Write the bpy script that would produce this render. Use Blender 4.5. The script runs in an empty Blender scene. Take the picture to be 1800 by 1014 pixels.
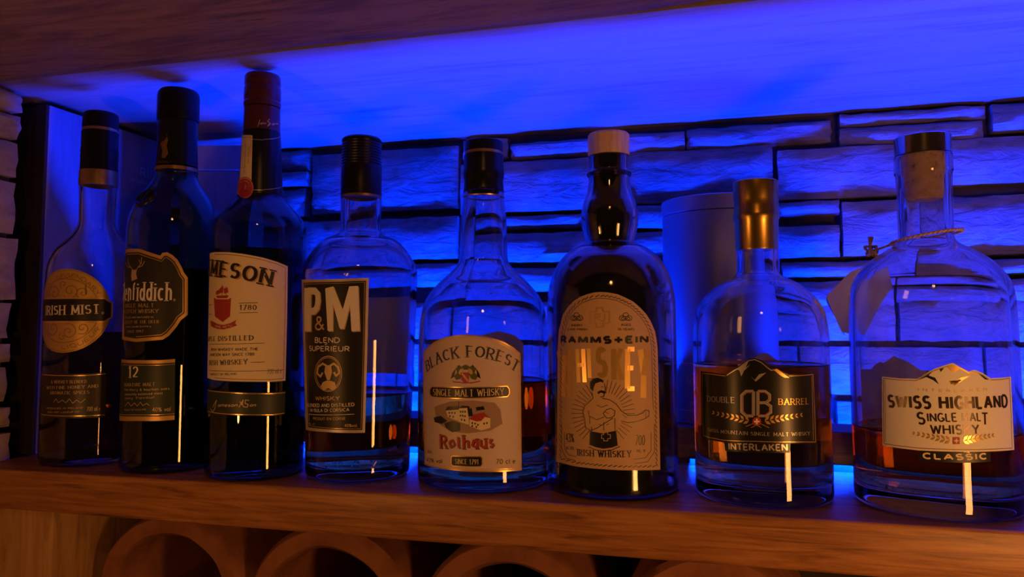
import bpy, bmesh, math, random
from mathutils import Vector, Matrix, noise

# ------------------------------------------------------------------ camera, world, lamps, exposure
scene = bpy.context.scene
col = scene.collection
CAMB = [[0.96672, 0.255833, -0.001596], [0.019076, -0.065858, 0.997647], [0.255126, -0.964475, -0.068546]]
cam_d = bpy.data.cameras.new('camera')
cam_d.sensor_width = 36.0
cam_d.lens = 26.04
cam_d.shift_x = 0.0061
cam_d.shift_y = -0.015
cam_d.clip_start = 0.01
cam = bpy.data.objects.new('camera', cam_d)
col.objects.link(cam)
cam.matrix_world = Matrix.Translation((0, 0, 0.1155)) @ Matrix(CAMB).transposed().to_4x4()
scene.camera = cam

world = bpy.data.worlds.new('room')
scene.world = world
world.use_nodes = True
bg = world.node_tree.nodes['Background']
bg.inputs[0].default_value = (1.0, 0.46, 0.2, 1)
bg.inputs[1].default_value = 0.012

LED_COLOR, LED_POWER = (0.0, 0.018, 1.0), 4400.0


def lamp(name, loc, target, size, power, color, size_y=None, shape='RECTANGLE'):
    d = bpy.data.lights.new(name, 'AREA')
    d.shape = shape
    d.size = size
    if size_y:
        d.size_y = size_y
    d.energy = power
    d.color = color
    o = bpy.data.objects.new(name, d)
    col.objects.link(o)
    o.location = loc
    o.rotation_euler = (Vector(target) - Vector(loc)).to_track_quat('-Z', 'Y').to_euler()
    return o


# a warm lantern standing low beside the shelf, plus two warm fills added to brighten the labels
lamp('lantern_lamp', (0.31, 0.16, -0.035), (0.0, 0.53, 0.03), 0.06, 0.95, (1.0, 0.40, 0.10), 0.16)
lamp('room_lamp', (0.05, -0.25, 0.56), (-0.15, 0.53, 0.10), 0.07, 0.38, (1.0, 0.40, 0.11), 0.07, 'DISK')  # added warm fill from above, not a known lamp

cd = bpy.data.lights.new('candle_lamp', 'POINT')  # added warm fill for the left labels and stones, no real candle
cd.energy = 0.80
cd.color = (1.0, 0.40, 0.10)
cd.shadow_soft_size = 0.014
candle = bpy.data.objects.new('candle_lamp', cd)
col.objects.link(candle)
candle.location = (-0.37, 0.15, 0.015)

vs = scene.view_settings
vs.view_transform = 'Standard'
vs.look = 'None'
vs.exposure = 0.0
vs.gamma = 1.0
vs.use_curve_mapping = False
cy = scene.cycles
cy.max_bounces = 18
cy.transmission_bounces = 16
cy.glossy_bounces = 8
cy.diffuse_bounces = 4
cy.transparent_max_bounces = 16
cy.sample_clamp_indirect = 3.0
cy.sample_clamp_direct = 0.0
cy.use_denoising = True
cy.caustics_reflective = False
cy.caustics_refractive = True
cy.blur_glossy = 0.3

BOT = {
 'irish': dict(c=(-0.5114,0.5320), view=0.7657, rref=36.80,
  prof=[(14.99, 236.67), (14.56, 207.92), (14.99, 201.89), (17.98, 195.37), (22.69, 189.36), (30.4, 180.35), (35.11, 169.86), (36.82, 160.39), (37.25, 140.52), (37.25, 12.0), (37.25, 6.0), (36.69, 2.5), (34.64, 0.4), (31.29, 0.0)],
  cap=[(12.84, 301.87), (14.13, 300.33), (14.56, 288.04), (14.34, 287.53), (14.34, 284.98), (14.77, 284.47), (14.77, 270.18), (15.2, 267.12), (14.77, 265.09), (15.2, 263.05), (14.77, 260.0), (14.99, 250.86), (15.41, 249.84), (15.63, 238.7), (15.41, 236.67)]),
 'glen': dict(c=(-0.4258,0.5255), view=0.6810, rref=36.80,
  prof=[(16.67, 244.85), (17.09, 239.03), (19.66, 232.73), (26.5, 222.58), (32.48, 211.49), (35.9, 199.94), (36.75, 182.2), (36.75, 158.33), (36.75, 12.0), (36.75, 6.0), (36.2, 2.5), (34.18, 0.4), (30.87, 0.0)],
  cap=[(14.53, 312.8), (16.03, 310.83), (16.67, 307.38), (16.67, 288.24), (16.24, 286.77), (15.38, 286.28), (15.6, 276.01), (15.81, 264.3), (16.67, 247.76), (17.09, 246.3), (17.09, 243.39)]),
 'jam': dict(c=(-0.3411,0.5193), view=0.5812, rref=36.80,
  prof=[(14.65, 269.18), (15.71, 243.58), (16.98, 223.68), (18.26, 217.21), (22.08, 212.14), (28.02, 205.7), (33.97, 198.35), (36.51, 190.55), (36.8, 176.36), (36.8, 102.08), (36.8, 12.0), (36.8, 6.0), (36.38, 2.5), (34.35, 0.4), (31.03, 0.0)],
  cap=[(13.16, 316.58), (14.01, 315.16), (14.22, 309.03), (13.8, 308.09), (14.01, 306.21), (14.44, 305.27), (14.44, 296.8), (14.01, 294.93), (14.65, 293.52), (14.22, 290.23), (14.01, 289.29), (14.44, 270.11), (14.86, 266.85), (15.92, 243.58), (17.2, 223.68), (18.26, 216.29)]),
 'pm': dict(c=(-0.2592,0.5326), view=0.4529, rref=42.50,
  prof=[(16.01, 218.76), (16.01, 189.31), (17.31, 186.6), (22.5, 183.89), (28.56, 181.19), (34.62, 175.33), (39.81, 168.14), (43.7, 160.06), (44.6, 151.1), (39.5, 12.0), (39.5, 6.0), (38.91, 2.5), (36.74, 0.4), (33.18, 0.0)],
  cap=[(14.3, 262.8), (15.6, 261.42), (16.04, 216.6), (15.82, 214.78)]),
 'bf': dict(c=(-0.1591,0.5361), view=0.2885, rref=48.60,
  prof=[(15.5, 216.96), (15.71, 209.52), (16.99, 197.3), (17.84, 186.85), (18.05, 171.22), (18.69, 163.43), (20.81, 159.11), (24.21, 155.23), (29.73, 150.05), (34.82, 145.31), (42.47, 135.43), (47.14, 121.71), (48.6, 102.5), (48.6, 12.0), (48.6, 6.0), (48.1, 2.5), (45.42, 0.4), (41.02, 0.0)],
  cap=[(13.59, 254.8), (14.44, 253.92), (14.86, 246.85), (14.44, 246.41), (14.44, 244.21), (15.08, 243.77), (15.29, 232.32), (15.71, 230.56), (15.5, 227.05), (14.86, 224.41), (15.29, 218.27), (15.5, 215.65), (15.93, 212.15), (15.71, 211.27)]),
 'ram': dict(c=(-0.0637,0.5361), view=0.1183, rref=45.83,
  prof=[(14.88, 237.59), (14.88, 225.38), (16.08, 224.96), (16.08, 223.28), (14.88, 222.44), (15.68, 212.79), (16.89, 208.19), (18.49, 204.43), (20.1, 198.58), (20.7, 193.16), (20.5, 187.32), (19.3, 181.92), (18.09, 176.93), (18.09, 174.03), (20.91, 172.37), (25.73, 170.3), (33.77, 164.09), (39.4, 155.82), (42.62, 147.98), (44.63, 139.75), (45.83, 125.39), (45.83, 12.0), (45.83, 6.0), (45.14, 2.5), (42.62, 0.4), (38.5, 0.0)],
  cap=[(14.07, 254.06), (15.08, 252.79), (15.08, 238.43), (14.47, 237.59)]),
 'db': dict(c=(0.0374,0.5346), view=-0.0698, rref=44.07,
  prof=[(13.84, 167.73), (14.02, 150.86), (15.3, 148.51), (18.57, 146.55), (23.31, 144.21), (28.04, 141.08), (35.69, 134.06), (41.52, 124.33), (43.34, 115.01), (44.07, 103.4), (44.07, 12.0), (44.07, 6.0), (43.41, 2.5), (40.98, 0.4), (37.02, 0.0)],
  cap=[(13.84, 213.64), (14.93, 212.84), (14.93, 201.31), (14.57, 200.12), (14.57, 194.97), (15.11, 190.22), (15.3, 187.84), (14.2, 185.47), (14.02, 166.95), (13.84, 165.77)]),
 'sw': dict(c=(0.1421,0.5345), view=-0.2599, rref=47.68,
  prof=[(17.05, 224.88), (17.21, 214.29), (16.42, 212.02), (16.1, 172.24), (16.73, 168.88), (19.26, 166.27), (27.78, 161.06), (36.31, 154.37), (42.94, 145.84), (45.78, 138.81), (47.04, 131.42), (47.68, 103.87), (47.68, 12.0), (47.68, 6.0), (46.96, 2.5), (44.34, 0.4), (40.05, 0.0)],
  cap=[(16.1, 237.78), (16.73, 237.02), (16.73, 225.64), (16.1, 225.26)]),
}
PRINT = {
 'irish': [
  ('front_label', 'gold_paper', [
   ('disc','gold_paper',1,[
    ('P',[(40.5,127.14),(40.08,132.54),(38.81,137.8),(36.74,142.8),(33.91,147.42),(30.4,151.54),(26.28,155.05),(21.66,157.88),(16.66,159.95),(11.4,161.22),(6.0,161.64),(0.6,161.22),(-4.66,159.95),(-9.66,157.88),(-14.28,155.05),(-18.4,151.54),(-21.91,147.42),(-24.74,142.8),(-26.81,137.8),(-28.08,132.54),(-28.5,127.14),(-28.08,121.74),(-26.81,116.48),(-24.74,111.48),(-21.91,106.86),(-18.39,102.74),(-14.28,99.23),(-9.66,96.4),(-4.66,94.33),(0.6,93.06),(6.0,92.64),(11.4,93.06),(16.66,94.33),(21.66,96.4),(26.28,99.23),(30.4,102.75),(33.91,106.86),(36.74,111.48),(38.81,116.48),(40.08,121.74)]),
   ]),
   ('ring','bronze_print',2,[
    ('L',0.35,1,[(39.46,127.14),(39.05,132.38),(37.83,137.48),(35.82,142.33),(33.07,146.81),(29.66,150.8),(25.67,154.21),(21.19,156.96),(16.34,158.97),(11.23,160.19),(6.0,160.6),(0.76,160.19),(-4.34,158.97),(-9.19,156.96),(-13.67,154.21),(-17.66,150.8),(-21.07,146.81),(-23.82,142.33),(-25.83,137.48),(-27.05,132.37),(-27.46,127.14),(-27.05,121.9),(-25.83,116.8),(-23.82,111.95),(-21.07,107.47),(-17.66,103.48),(-13.67,100.07),(-9.19,97.32),(-4.34,95.31),(0.77,94.09),(6.0,93.68),(11.24,94.09),(16.34,95.31),(21.19,97.32),(25.67,100.07),(29.66,103.48),(33.07,107.47),(35.82,111.95),(37.83,116.8),(39.05,121.91)]),
    ('L',0.5,1,[(32.22,127.14),(31.9,131.24),(30.94,135.24),(29.36,139.04),(27.21,142.55),(24.54,145.68),(21.41,148.35),(17.9,150.5),(14.1,152.08),(10.1,153.04),(6.0,153.36),(1.9,153.04),(-2.1,152.08),(-5.9,150.5),(-9.41,148.35),(-12.54,145.68),(-15.21,142.55),(-17.36,139.04),(-18.94,135.24),(-19.9,131.24),(-20.22,127.14),(-19.9,123.04),(-18.94,119.04),(-17.36,115.24),(-15.21,111.73),(-12.54,108.6),(-9.41,105.93),(-5.9,103.78),(-2.1,102.2),(1.9,101.24),(6.0,100.92),(10.1,101.24),(14.1,102.2),(17.9,103.78),(21.41,105.93),(24.54,108.6),(27.21,111.73),(29.36,115.24),(30.94,119.04),(31.9,123.04)]),
    ('L',0.55,0,[(-4.02,141.82),(-3.98,142.3),(-4.39,142.77),(-5.16,142.91),(-6.04,142.49),(-6.62,141.49),(-6.55,140.14),(-5.64,138.88),(-4.03,138.23),(-2.12,138.56),(-0.52,139.97),(0.17,142.2),(-0.45,144.65),(-2.39,146.57),(-5.24,147.25),(-8.22,146.31),(-10.42,143.82),(-11.06,140.35),(-9.76,136.86),(-6.7,134.41)]),
    ('L',0.55,0,[(10.18,143.7),(10.55,143.91),(11.09,143.76),(11.51,143.17),(11.49,142.28),(10.88,141.42),(9.74,140.97),(8.36,141.25),(7.21,142.33),(6.76,144.04),(7.32,145.89),(8.9,147.31),(11.16,147.72),(13.48,146.84),(15.12,144.75),(15.47,141.93),(14.24,139.16),(11.62,137.32),(8.24,137.08),(5.06,138.69)]),
    ('L',0.55,0,[(19.83,141.89),(19.61,142.11),(19.22,142.15),(18.8,141.89),(18.54,141.35),(18.6,140.65),(19.07,139.97),(19.92,139.56),(20.97,139.62),(21.98,140.23),(22.63,141.35),(22.69,142.76),(22.04,144.14),(20.72,145.13),(18.97,145.42),(17.18,144.83),(15.77,143.4),(15.15,141.36),(15.56,139.15),(17.0,137.28)]),
    ('L',0.55,0,[(4.11,148.49),(3.99,148.33),(3.99,148.1),(4.13,147.85),(4.42,147.68),(4.82,147.65),(5.24,147.8),(5.61,148.17),(5.82,148.7),(5.8,149.34),(5.51,149.97),(4.95,150.49),(4.17,150.77),(3.28,150.73),(2.42,150.33),(1.73,149.59),(1.34,148.58),(1.37,147.43),(1.85,146.32),(2.76,145.43)]),
    ('L',0.55,0,[(-4.02,112.46),(-3.98,111.98),(-4.39,111.51),(-5.16,111.37),(-6.04,111.79),(-6.62,112.79),(-6.55,114.14),(-5.64,115.4),(-4.03,116.05),(-2.12,115.72),(-0.52,114.31),(0.17,112.08),(-0.45,109.63),(-2.39,107.71),(-5.24,107.03),(-8.22,107.97),(-10.42,110.46),(-11.06,113.93),(-9.76,117.42),(-6.7,119.87)]),
    ('L',0.55,0,[(10.08,109.55),(10.38,109.24),(10.94,109.24),(11.51,109.69),(11.74,110.54),(11.39,111.54),(10.42,112.29),(9.02,112.41),(7.61,111.69),(6.7,110.18),(6.72,108.24),(7.85,106.44),(9.9,105.41),(12.38,105.61),(14.54,107.16),(15.66,109.77),(15.25,112.77),(13.25,115.27),(10.07,116.44),(6.57,115.79)]),
    ('L',0.55,0,[(20.71,112.78),(21.01,112.68),(21.2,112.34),(21.15,111.85),(20.77,111.39),(20.1,111.15),(19.28,111.3),(18.56,111.9),(18.17,112.88),(18.31,114.05),(19.05,115.11),(20.31,115.75),(21.84,115.73),(23.29,114.94),(24.28,113.48),(24.49,111.6),(23.77,109.72),(22.18,108.31),(20.0,107.76),(17.69,108.3)]),
    ('L',0.55,0,[(5.16,105.84),(5.09,106.02),(5.16,106.24),(5.36,106.44),(5.69,106.52),(6.08,106.45),(6.44,106.18),(6.69,105.73),(6.74,105.16),(6.55,104.55),(6.09,104.02),(5.41,103.68),(4.58,103.63),(3.74,103.91),(3.02,104.54),(2.57,105.45),(2.48,106.52),(2.83,107.61),(3.6,108.54),(4.72,109.15)]),
   ]),
   ('banner','gold_foil',3,[
    ('P',[(-30.5,138.02),(-30.5,117.19),(36.07,117.19),(39.07,119.69),(42.07,121.19),(42.07,134.02),(39.07,135.52),(36.07,138.02)]),
   ]),
   ('banner_field','black_print',4,[
    ('P',[(-29.5,136.62),(-29.5,118.59),(35.57,118.59),(38.57,120.78999999999999),(40.67,121.78999999999999),(40.67,133.42000000000002),(38.57,134.42000000000002),(35.57,136.62)]),
   ]),
   ('lettering','white_print',5,[
    ('T', 'IRISH MIST', '', 'S', 0.2, 7.91, [(-14.88, 123.38), (13.45, 123.71), (32.61, 124.71)]),
    ('L',0.33,1,[(35.33,125.2),(35.21,124.7),(34.85,124.39),(34.4,124.39),(34.03,124.69),(33.88,125.19),(34.0,125.69),(34.35,126.0),(34.8,126.0),(35.18,125.7)]),
   ]),
   ('ring_lettering','bronze_print',2,[
    ('T', 'LEGENDARY', '', 'N', 0.13, 3.6, [(-2.92, 153.26), (16.0, 152.86), (30.85, 139.15)]),
    ('T', 'LIQUEUR', '', 'N', 0.13, 3.6, [(5.07, 95.41), (20.4, 98.85), (33.85, 111.92)]),
   ]),
  ]),
  ('lower_label', 'dark_paper', [
   ('paper','brown_paper',1,[
    ('P',[(-22.53,75.73),(2.46,75.62),(23.9,75.44),(38.57,76.26),(38.9,39.39),(25.03,39.51),(4.01,39.91),(-20.04,40.39)]),
   ]),
   ('rule','gold_foil',2,[
    ('L',0.56,0,[(-18.39,74.53),(2.52,74.24),(23.94,74.05),(38.2,74.87)]),
    ('L',0.55,0,[(-17.14,42.03),(3.93,41.73),(24.97,41.35),(38.84,41.25)]),
   ]),
   ('lettering','gold_print',2,[
    ('T', 'A WHISKEY BLENDED', '', 'S', 0.16, 2.54, [(-3.88, 67.67), (24.91, 68.02)]),
    ('T', 'WITH FINE HONEY AND', '', 'S', 0.16, 2.56, [(-9.12, 62.87), (33.27, 63.95)]),
    ('T', 'AROMATIC SPICES', '', 'S', 0.16, 2.54, [(-4.66, 58.9), (27.14, 59.17)]),
    ('L',0.36,0,[(-0.75,52.6),(1.81,55.41),(3.97,52.24),(7.21,54.56),(10.44,52.28),(12.89,55.46),(15.52,51.76),(18.26,54.44),(21.11,52.06),(24.54,55.14)]),
    ('T', 'PRODUCED IN IRELAND', '', 'N', 0.16, 1.38, [(-8.04, 46.8), (23.22, 47.39)]),
    ('T', 'IRISH MIST LIQUEUR CO.', '', 'N', 0.16, 1.37, [(-6.42, 43.66), (20.97, 44.28)]),
    ('T', '700 ml e', '', 'N', 0.16, 3.71, [(25.63, 44.98), (35.46, 44.79)]),
   ]),
  ]),
  ('neck_band', 'none', [
   ('lettering','bronze_print',1,[
    ('T', 'IRISH', '', 'S', 0.14, 4.96, [(5.28, 238.71), (32.97, 238.78), (59.16, 241.04)]),
   ]),
  ]),
 ],
 'glen': [
  ('front_label', 'gold_foil', [
   ('border','gold_paper',1,[
    ('P',[(-26.32,172.74),(-22.91,175.98),(-2.23,175.2),(9.42,171.4),(14.95,169.63),(16.52,171.9),(20.14,172.43),(23.78,170.29),(27.46,166.82),(30.42,161.53),(32.59,156.64),(35.62,152.69),(36.39,123.32),(31.11,118.8),(28.42,113.89),(23.06,106.8),(18.78,103.73),(8.91,102.89),(-3.16,101.97),(-26.32,103.86)]),
   ]),
   ('field','dark_paper',2,[
    ('P',[(-26.32,171.33),(-19.78,173.02),(-2.6,172.5),(8.7,168.84),(15.91,166.54),(17.86,169.37),(19.71,169.64),(22.45,168.03),(25.63,165.02),(28.3,160.2),(30.52,155.15),(33.13,151.66),(33.83,124.63),(29.25,120.64),(26.46,115.5),(21.44,108.85),(17.93,106.32),(8.61,105.53),(-3.09,104.65),(-19.75,106.28)]),
   ]),
   ('rule','gold_foil',3,[
    ('L',0.49,0,[(-18.51,171.58),(-2.78,171.14),(8.34,167.56),(16.39,164.99),(18.53,168.11),(19.5,168.25),(21.78,166.91),(24.72,164.12),(27.25,159.54),(29.49,154.41),(31.91,151.15),(32.58,125.28),(28.33,121.55),(25.49,116.3),(20.64,109.87),(17.5,107.62),(8.47,106.85),(-3.06,105.99)]),
   ]),
   ('stag','gold_print',3,[
    ('L',0.55,0,[(-9.21,153.39),(-8.08,157.85),(-11.05,160.67),(-15.52,164.52),(-16.8,168.23)]),
    ('L',0.55,0,[(-11.05,160.67),(-17.37,161.89),(-21.57,165.33)]),
    ('L',0.53,0,[(-5.54,157.77),(-3.31,160.4),(-0.18,163.46),(0.15,168.39)]),
    ('L',0.54,0,[(-3.31,160.4),(0.91,161.64),(2.76,165.19)]),
    ('L',0.45,0,[(-0.71,163.47),(-2.44,166.66)]),
    ('P',[(-10.21,158.83),(-4.38,158.63),(-4.84,155.5),(-3.5,151.43),(-9.73,149.8),(-10.7,154.34)]),
   ]),
   ('title','white_print',3,[
    ('T', 'fiddich', 'Glen', 'G', 0.2, 14.77, [(-8.24, 134.05), (24.72, 133.96)]),
    ('L',0.31,1,[(26.72,134.88),(26.61,134.46),(26.3,134.2),(25.91,134.19),(25.59,134.45),(25.45,134.87),(25.56,135.29),(25.87,135.55),(26.27,135.56),(26.59,135.3)]),
   ]),
   ('lettering','gold_print',3,[
    ('T', 'SINGLE MALT', '', 'S', 0.14, 3.11, [(-20.52, 128.86), (11.54, 129.0)]),
    ('T', 'SCOTCH WHISKY', '', 'S', 0.14, 3.11, [(-21.51, 124.35), (14.99, 124.56)]),
    ('T', 'DISTILLED AND MATURED IN', '', 'N', 0.16, 1.55, [(-19.64, 120.26), (11.37, 120.57)]),
    ('T', 'VALLEY OF THE DEER', '', 'S', 0.16, 2.44, [(-19.25, 116.19), (15.62, 116.58)]),
    ('T', 'family owned distillery', '', 'N', 0.16, 1.55, [(-15.69, 113.04), (9.88, 113.49)]),
    ('T', 'SINCE 1887', '', 'S', 0.16, 2.0, [(-13.6, 109.02), (3.72, 109.51)]),
   ]),
  ]),
  ('lower_label', 'gold_foil', [
   ('border','gold_paper',1,[
    ('P',[(-26.32,87.91),(-0.97,87.85),(16.82,87.86),(27.88,88.54),(28.71,41.32),(18.11,40.97),(0.8,41.0),(-26.32,39.45)]),
   ]),
   ('field','green_paper',2,[
    ('P',[(-26.32,85.2),(-0.86,85.21),(16.89,85.22),(27.95,85.88),(28.61,44.83),(18.01,44.46),(0.67,44.48),(-26.32,43.11)]),
   ]),
   ('rule','gold_foil',3,[
    ('L',0.39,0,[(-26.32,83.81),(-0.81,83.89),(16.93,83.9),(27.98,84.55)]),
    ('L',0.39,0,[(-26.32,44.42),(0.63,45.79),(17.98,45.77),(28.58,46.15)]),
   ]),
   ('numeral','white_print',3,[
    ('T', '12', '', 'S', 0.2, 9.23, [(-9.99, 73.95), (0.58, 74.23)]),
   ]),
   ('lettering','gold_print',3,[
    ('T', 'SIGNATURE MALT', '', 'S', 0.16, 2.63, [(-16.23, 67.03), (14.14, 68.13)]),
    ('T', 'fine sherry & bourbon oaks', '', 'N', 0.16, 1.98, [(-15.01, 63.54), (24.55, 64.81)]),
    ('T', 'absolutely balanced most', '', 'N', 0.16, 1.97, [(-13.87, 60.06), (19.92, 61.45)]),
    ('T', 'oaky flavour', '', 'N', 0.16, 1.97, [(-13.67, 56.98), (14.41, 58.51)]),
    ('L',0.39,0,[(-13.33,51.7),(-8.99,55.03),(-5.65,52.12),(-2.34,54.87),(0.38,52.33),(3.21,55.45),(5.17,52.85),(8.23,54.62),(10.43,52.87)]),
    ('T', 'PRODUCT OF SCOTLAND', '', 'N', 0.16, 1.3, [(-13.96, 48.13), (7.96, 49.39)]),
    ('T', '40% vol', '', 'N', 0.16, 3.51, [(12.66, 48.06), (25.77, 48.07)]),
   ]),
  ]),
  ('neck_label', 'none', [
   ('figure','bronze_print',1,[
    ('P',[(-9.92,265.32),(0.15,266.82),(4.71,270.07),(8.41,267.16),(5.49,262.88),(9.74,255.64),(3.68,251.86),(-3.87,252.55),(-2.33,258.25)]),
    ('L',0.38,0,[(-7.43,270.46),(-1.33,268.3),(-4.64,272.25)]),
    ('L',0.39,0,[(7.02,270.04),(3.31,272.0),(7.89,272.9)]),
    ('T', 'SINGLE MALT', '', 'N', 0.16, 1.92, [(-13.97, 248.24), (15.67, 247.54)]),
   ]),
  ]),
 ],
 'jam': [
  ('front_label', 'cream_paper', [
   ('paper','cream_paper',1,[
    ('P',[(-29.99,170.48),(-17.67,170.48),(-2.0,169.67),(10.04,168.19),(23.2,165.84),(34.7,162.9),(43.58,159.94),(43.94,119.87),(43.45,72.89),(33.06,72.62),(17.22,73.16),(0.62,73.59),(-13.19,74.0),(-26.41,75.01)]),
   ]),
   ('rule','bronze_print',2,[
    ('L',0.43,0,[(-17.12,168.7),(-2.06,167.96),(9.84,166.5),(22.87,164.16),(34.16,161.23),(41.61,158.66),(41.95,119.89),(41.51,74.58),(32.96,74.32),(17.21,74.83),(0.68,75.26),(-12.73,75.69)]),
   ]),
   ('title_shadow','gold_paper',2,[
    ('T', 'MESON', 'JA', 'S', 0.24, 12.78, [(-22.16, 151.82), (4.79, 148.41), (31.69, 143.16)]),
   ]),
   ('title','black_print',3,[
    ('T', 'MESON', 'JA', 'S', 0.24, 12.78, [(-24.2, 152.58), (4.12, 149.06), (30.85, 143.78)]),
   ]),
   ('shield','red_print',2,[
    ('P',[(-16.77,135.81),(-12.9,134.44),(-1.02,134.24),(1.31,135.49),(0.75,121.52),(-5.61,117.3),(-14.52,121.61)]),
   ]),
   ('ship','red_print',3,[
    ('P',[(-13.72,137.03),(-0.62,137.21),(-2.02,135.1),(-11.57,135.27)]),
    ('P',[(-9.91,142.08),(-5.93,144.54),(-5.76,139.42),(-10.41,138.66)]),
    ('P',[(-5.32,142.4),(-1.75,143.18),(-1.16,139.34),(-4.67,138.55)]),
    ('L',0.34,0,[(-7.07,145.43),(-6.79,136.88)]),
    ('L',0.34,0,[(-3.28,144.06),(-3.07,136.82)]),
    ('P',[(-13.86,140.47),(-10.52,141.66),(-10.39,138.24),(-13.75,137.89)]),
   ]),
   ('ribbon','red_print',3,[
    ('P',[(-21.61,118.65),(-15.87,117.33),(-10.19,115.61),(-4.48,115.18),(1.34,116.44),(6.14,118.97),(4.91,116.44),(6.66,114.75),(1.43,113.07),(-4.38,111.8),(-11.34,112.21),(-20.23,114.33)]),
   ]),
   ('ribbon_motto','cream_paper',4,[
    ('T', 'SINE METU', '', 'N', 0.16, 1.7, [(-13.43, 113.48), (-4.94, 112.85), (2.77, 113.91)]),
   ]),
   ('lettering','black_print',2,[
    ('T', '1780', '', 'S', 0.17, 4.03, [(8.08, 126.14), (20.44, 126.15)]),
    ('L',0.38,0,[(7.55,131.22),(21.12,131.67)]),
    ('L',0.38,0,[(7.71,124.03),(21.26,124.46)]),
    ('L',0.38,0,[(-29.99,130.6),(-19.18,130.27)]),
    ('L',0.39,0,[(-31.95,123.52),(-18.78,123.36)]),
    ('T', 'PLE DISTILLED', 'TRI', 'S', 0.2, 3.79, [(-22.87, 102.69), (18.94, 103.76)]),
    ('L',0.34,0,[(-22.71,100.54),(26.42,101.57)]),
    ('T', 'IRISH WHISKEY MADE THE', '', 'N', 0.17, 2.32, [(-19.1, 95.47), (22.21, 96.14)]),
    ('T', 'JAMESON WAY SINCE 1780', '', 'N', 0.17, 2.32, [(-20.91, 91.57), (19.56, 92.39)]),
    ('T', 'SH WHISKEY', 'IRI', 'S', 0.2, 3.77, [(-15.92, 84.91), (15.0, 86.16)]),
    ('L',0.34,0,[(16.93,87.39),(27.09,87.62)]),
    ('L',0.35,0,[(-21.3,80.86),(41.8,81.12)]),
    ('T', 'PRODUCT OF IRELAND', '', 'N', 0.16, 1.67, [(-19.0, 77.13), (7.09, 78.25)]),
    ('T', '700 ml e', '', 'N', 0.1, 3.85, [(28.86, 78.29), (39.96, 78.65)]),
   ]),
  ]),
  ('lower_label', 'green_paper', [
   ('paper','green_paper',1,[
    ('P',[(-25.55,66.91),(0.82,66.08),(17.38,65.23),(33.22,64.59),(43.62,65.17),(43.5,47.68),(33.56,47.3),(17.73,48.17),(1.28,48.61),(-23.86,48.69)]),
   ]),
   ('rule','gold_foil',2,[
    ('L',0.54,0,[(-22.59,65.84),(0.84,65.24),(17.4,64.4),(33.24,63.75),(43.15,63.92)]),
    ('L',0.54,0,[(-21.46,50.18),(1.26,49.44),(17.71,49.0),(33.54,48.14),(42.98,48.58)]),
   ]),
   ('signature','gold_print',2,[
    ('L',0.59,0,[(-14.47,53.69),(-9.98,59.42),(-11.65,53.03),(-14.32,50.33),(-17.65,52.62)]),
    ('T', 'ameson', '', 'I', 0.2, 2.49, [(-8.6, 54.46), (8.46, 54.93)]),
    ('L',0.54,0,[(9.29,54.52),(12.39,59.9),(11.68,56.17),(10.01,58.67),(13.3,54.49)]),
    ('L',0.54,0,[(16.72,59.41),(13.98,59.88),(13.63,57.39),(16.0,56.52),(15.27,54.46),(12.9,54.91)]),
    ('T', 'on', '', 'I', 0.2, 2.51, [(16.82, 54.84), (21.47, 54.69)]),
   ]),
  ]),
  ('neck_strip', 'cream_paper', [
   ('paper','cream_paper',1,[
    ('P',[(-29.99,266.02),(4.12,263.96),(6.14,226.87),(-21.73,224.8)]),
   ]),
   ('frame','red_print',2,[
    ('L',0.36,0,[(-20.55,263.31),(0.68,262.65),(4.06,227.35),(-16.09,226.27)]),
   ]),
   ('lettering','black_print',2,[
    ('L',0.74,0,[(-1.99,254.92),(-2.1,252.17)]),
    ('L',0.73,0,[(-2.09,251.25),(-1.81,246.67)]),
    ('L',0.74,0,[(-1.87,245.29),(-1.78,241.63)]),
    ('L',0.74,0,[(-11.07,258.07),(-10.88,253.47)]),
    ('L',0.74,0,[(-10.75,252.08),(-10.22,246.55)]),
    ('L',0.74,0,[(-10.09,245.17),(-9.11,237.79)]),
    ('L',0.74,0,[(-9.36,236.43),(-9.18,233.22)]),
   ]),
   ('seal','red_print',3,[
    ('P',[(10.59,221.83),(10.51,219.88),(9.77,218.03),(8.94,216.25),(7.83,214.71),(6.23,213.56),(4.15,212.88),(1.58,212.69),(-1.6,213.03),(-5.61,213.9),(-11.0,215.32),(-19.97,217.4),(-26.88,219.53),(-29.99,222.02),(-29.99,223.94),(-29.99,225.88),(-29.99,227.75),(-31.65,229.13),(-22.55,229.82),(-16.59,230.47),(-11.42,230.82),(-6.77,230.83),(-2.58,230.47),(1.11,229.73),(4.26,228.64),(6.82,227.25),(8.74,225.6),(9.97,223.77)]),
   ]),
   ('seal_ring','cream_paper',4,[
    ('L',0.46,1,[(9.19,221.83),(9.14,220.08),(8.48,218.43),(7.24,216.96),(6.54,215.52),(5.07,214.5),(3.12,213.89),(0.67,213.73),(-2.37,214.05),(-6.2,214.84),(-11.32,216.12),(-17.98,217.84),(-22.88,219.64),(-29.03,221.75),(-29.99,223.98),(-29.99,225.72),(-31.89,227.1),(-25.07,228.05),(-19.88,228.92),(-15.12,229.56),(-10.69,229.9),(-6.58,229.91),(-2.83,229.58),(0.51,228.92),(3.38,227.94),(5.71,226.69),(7.46,225.21),(8.6,223.57)]),
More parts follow.
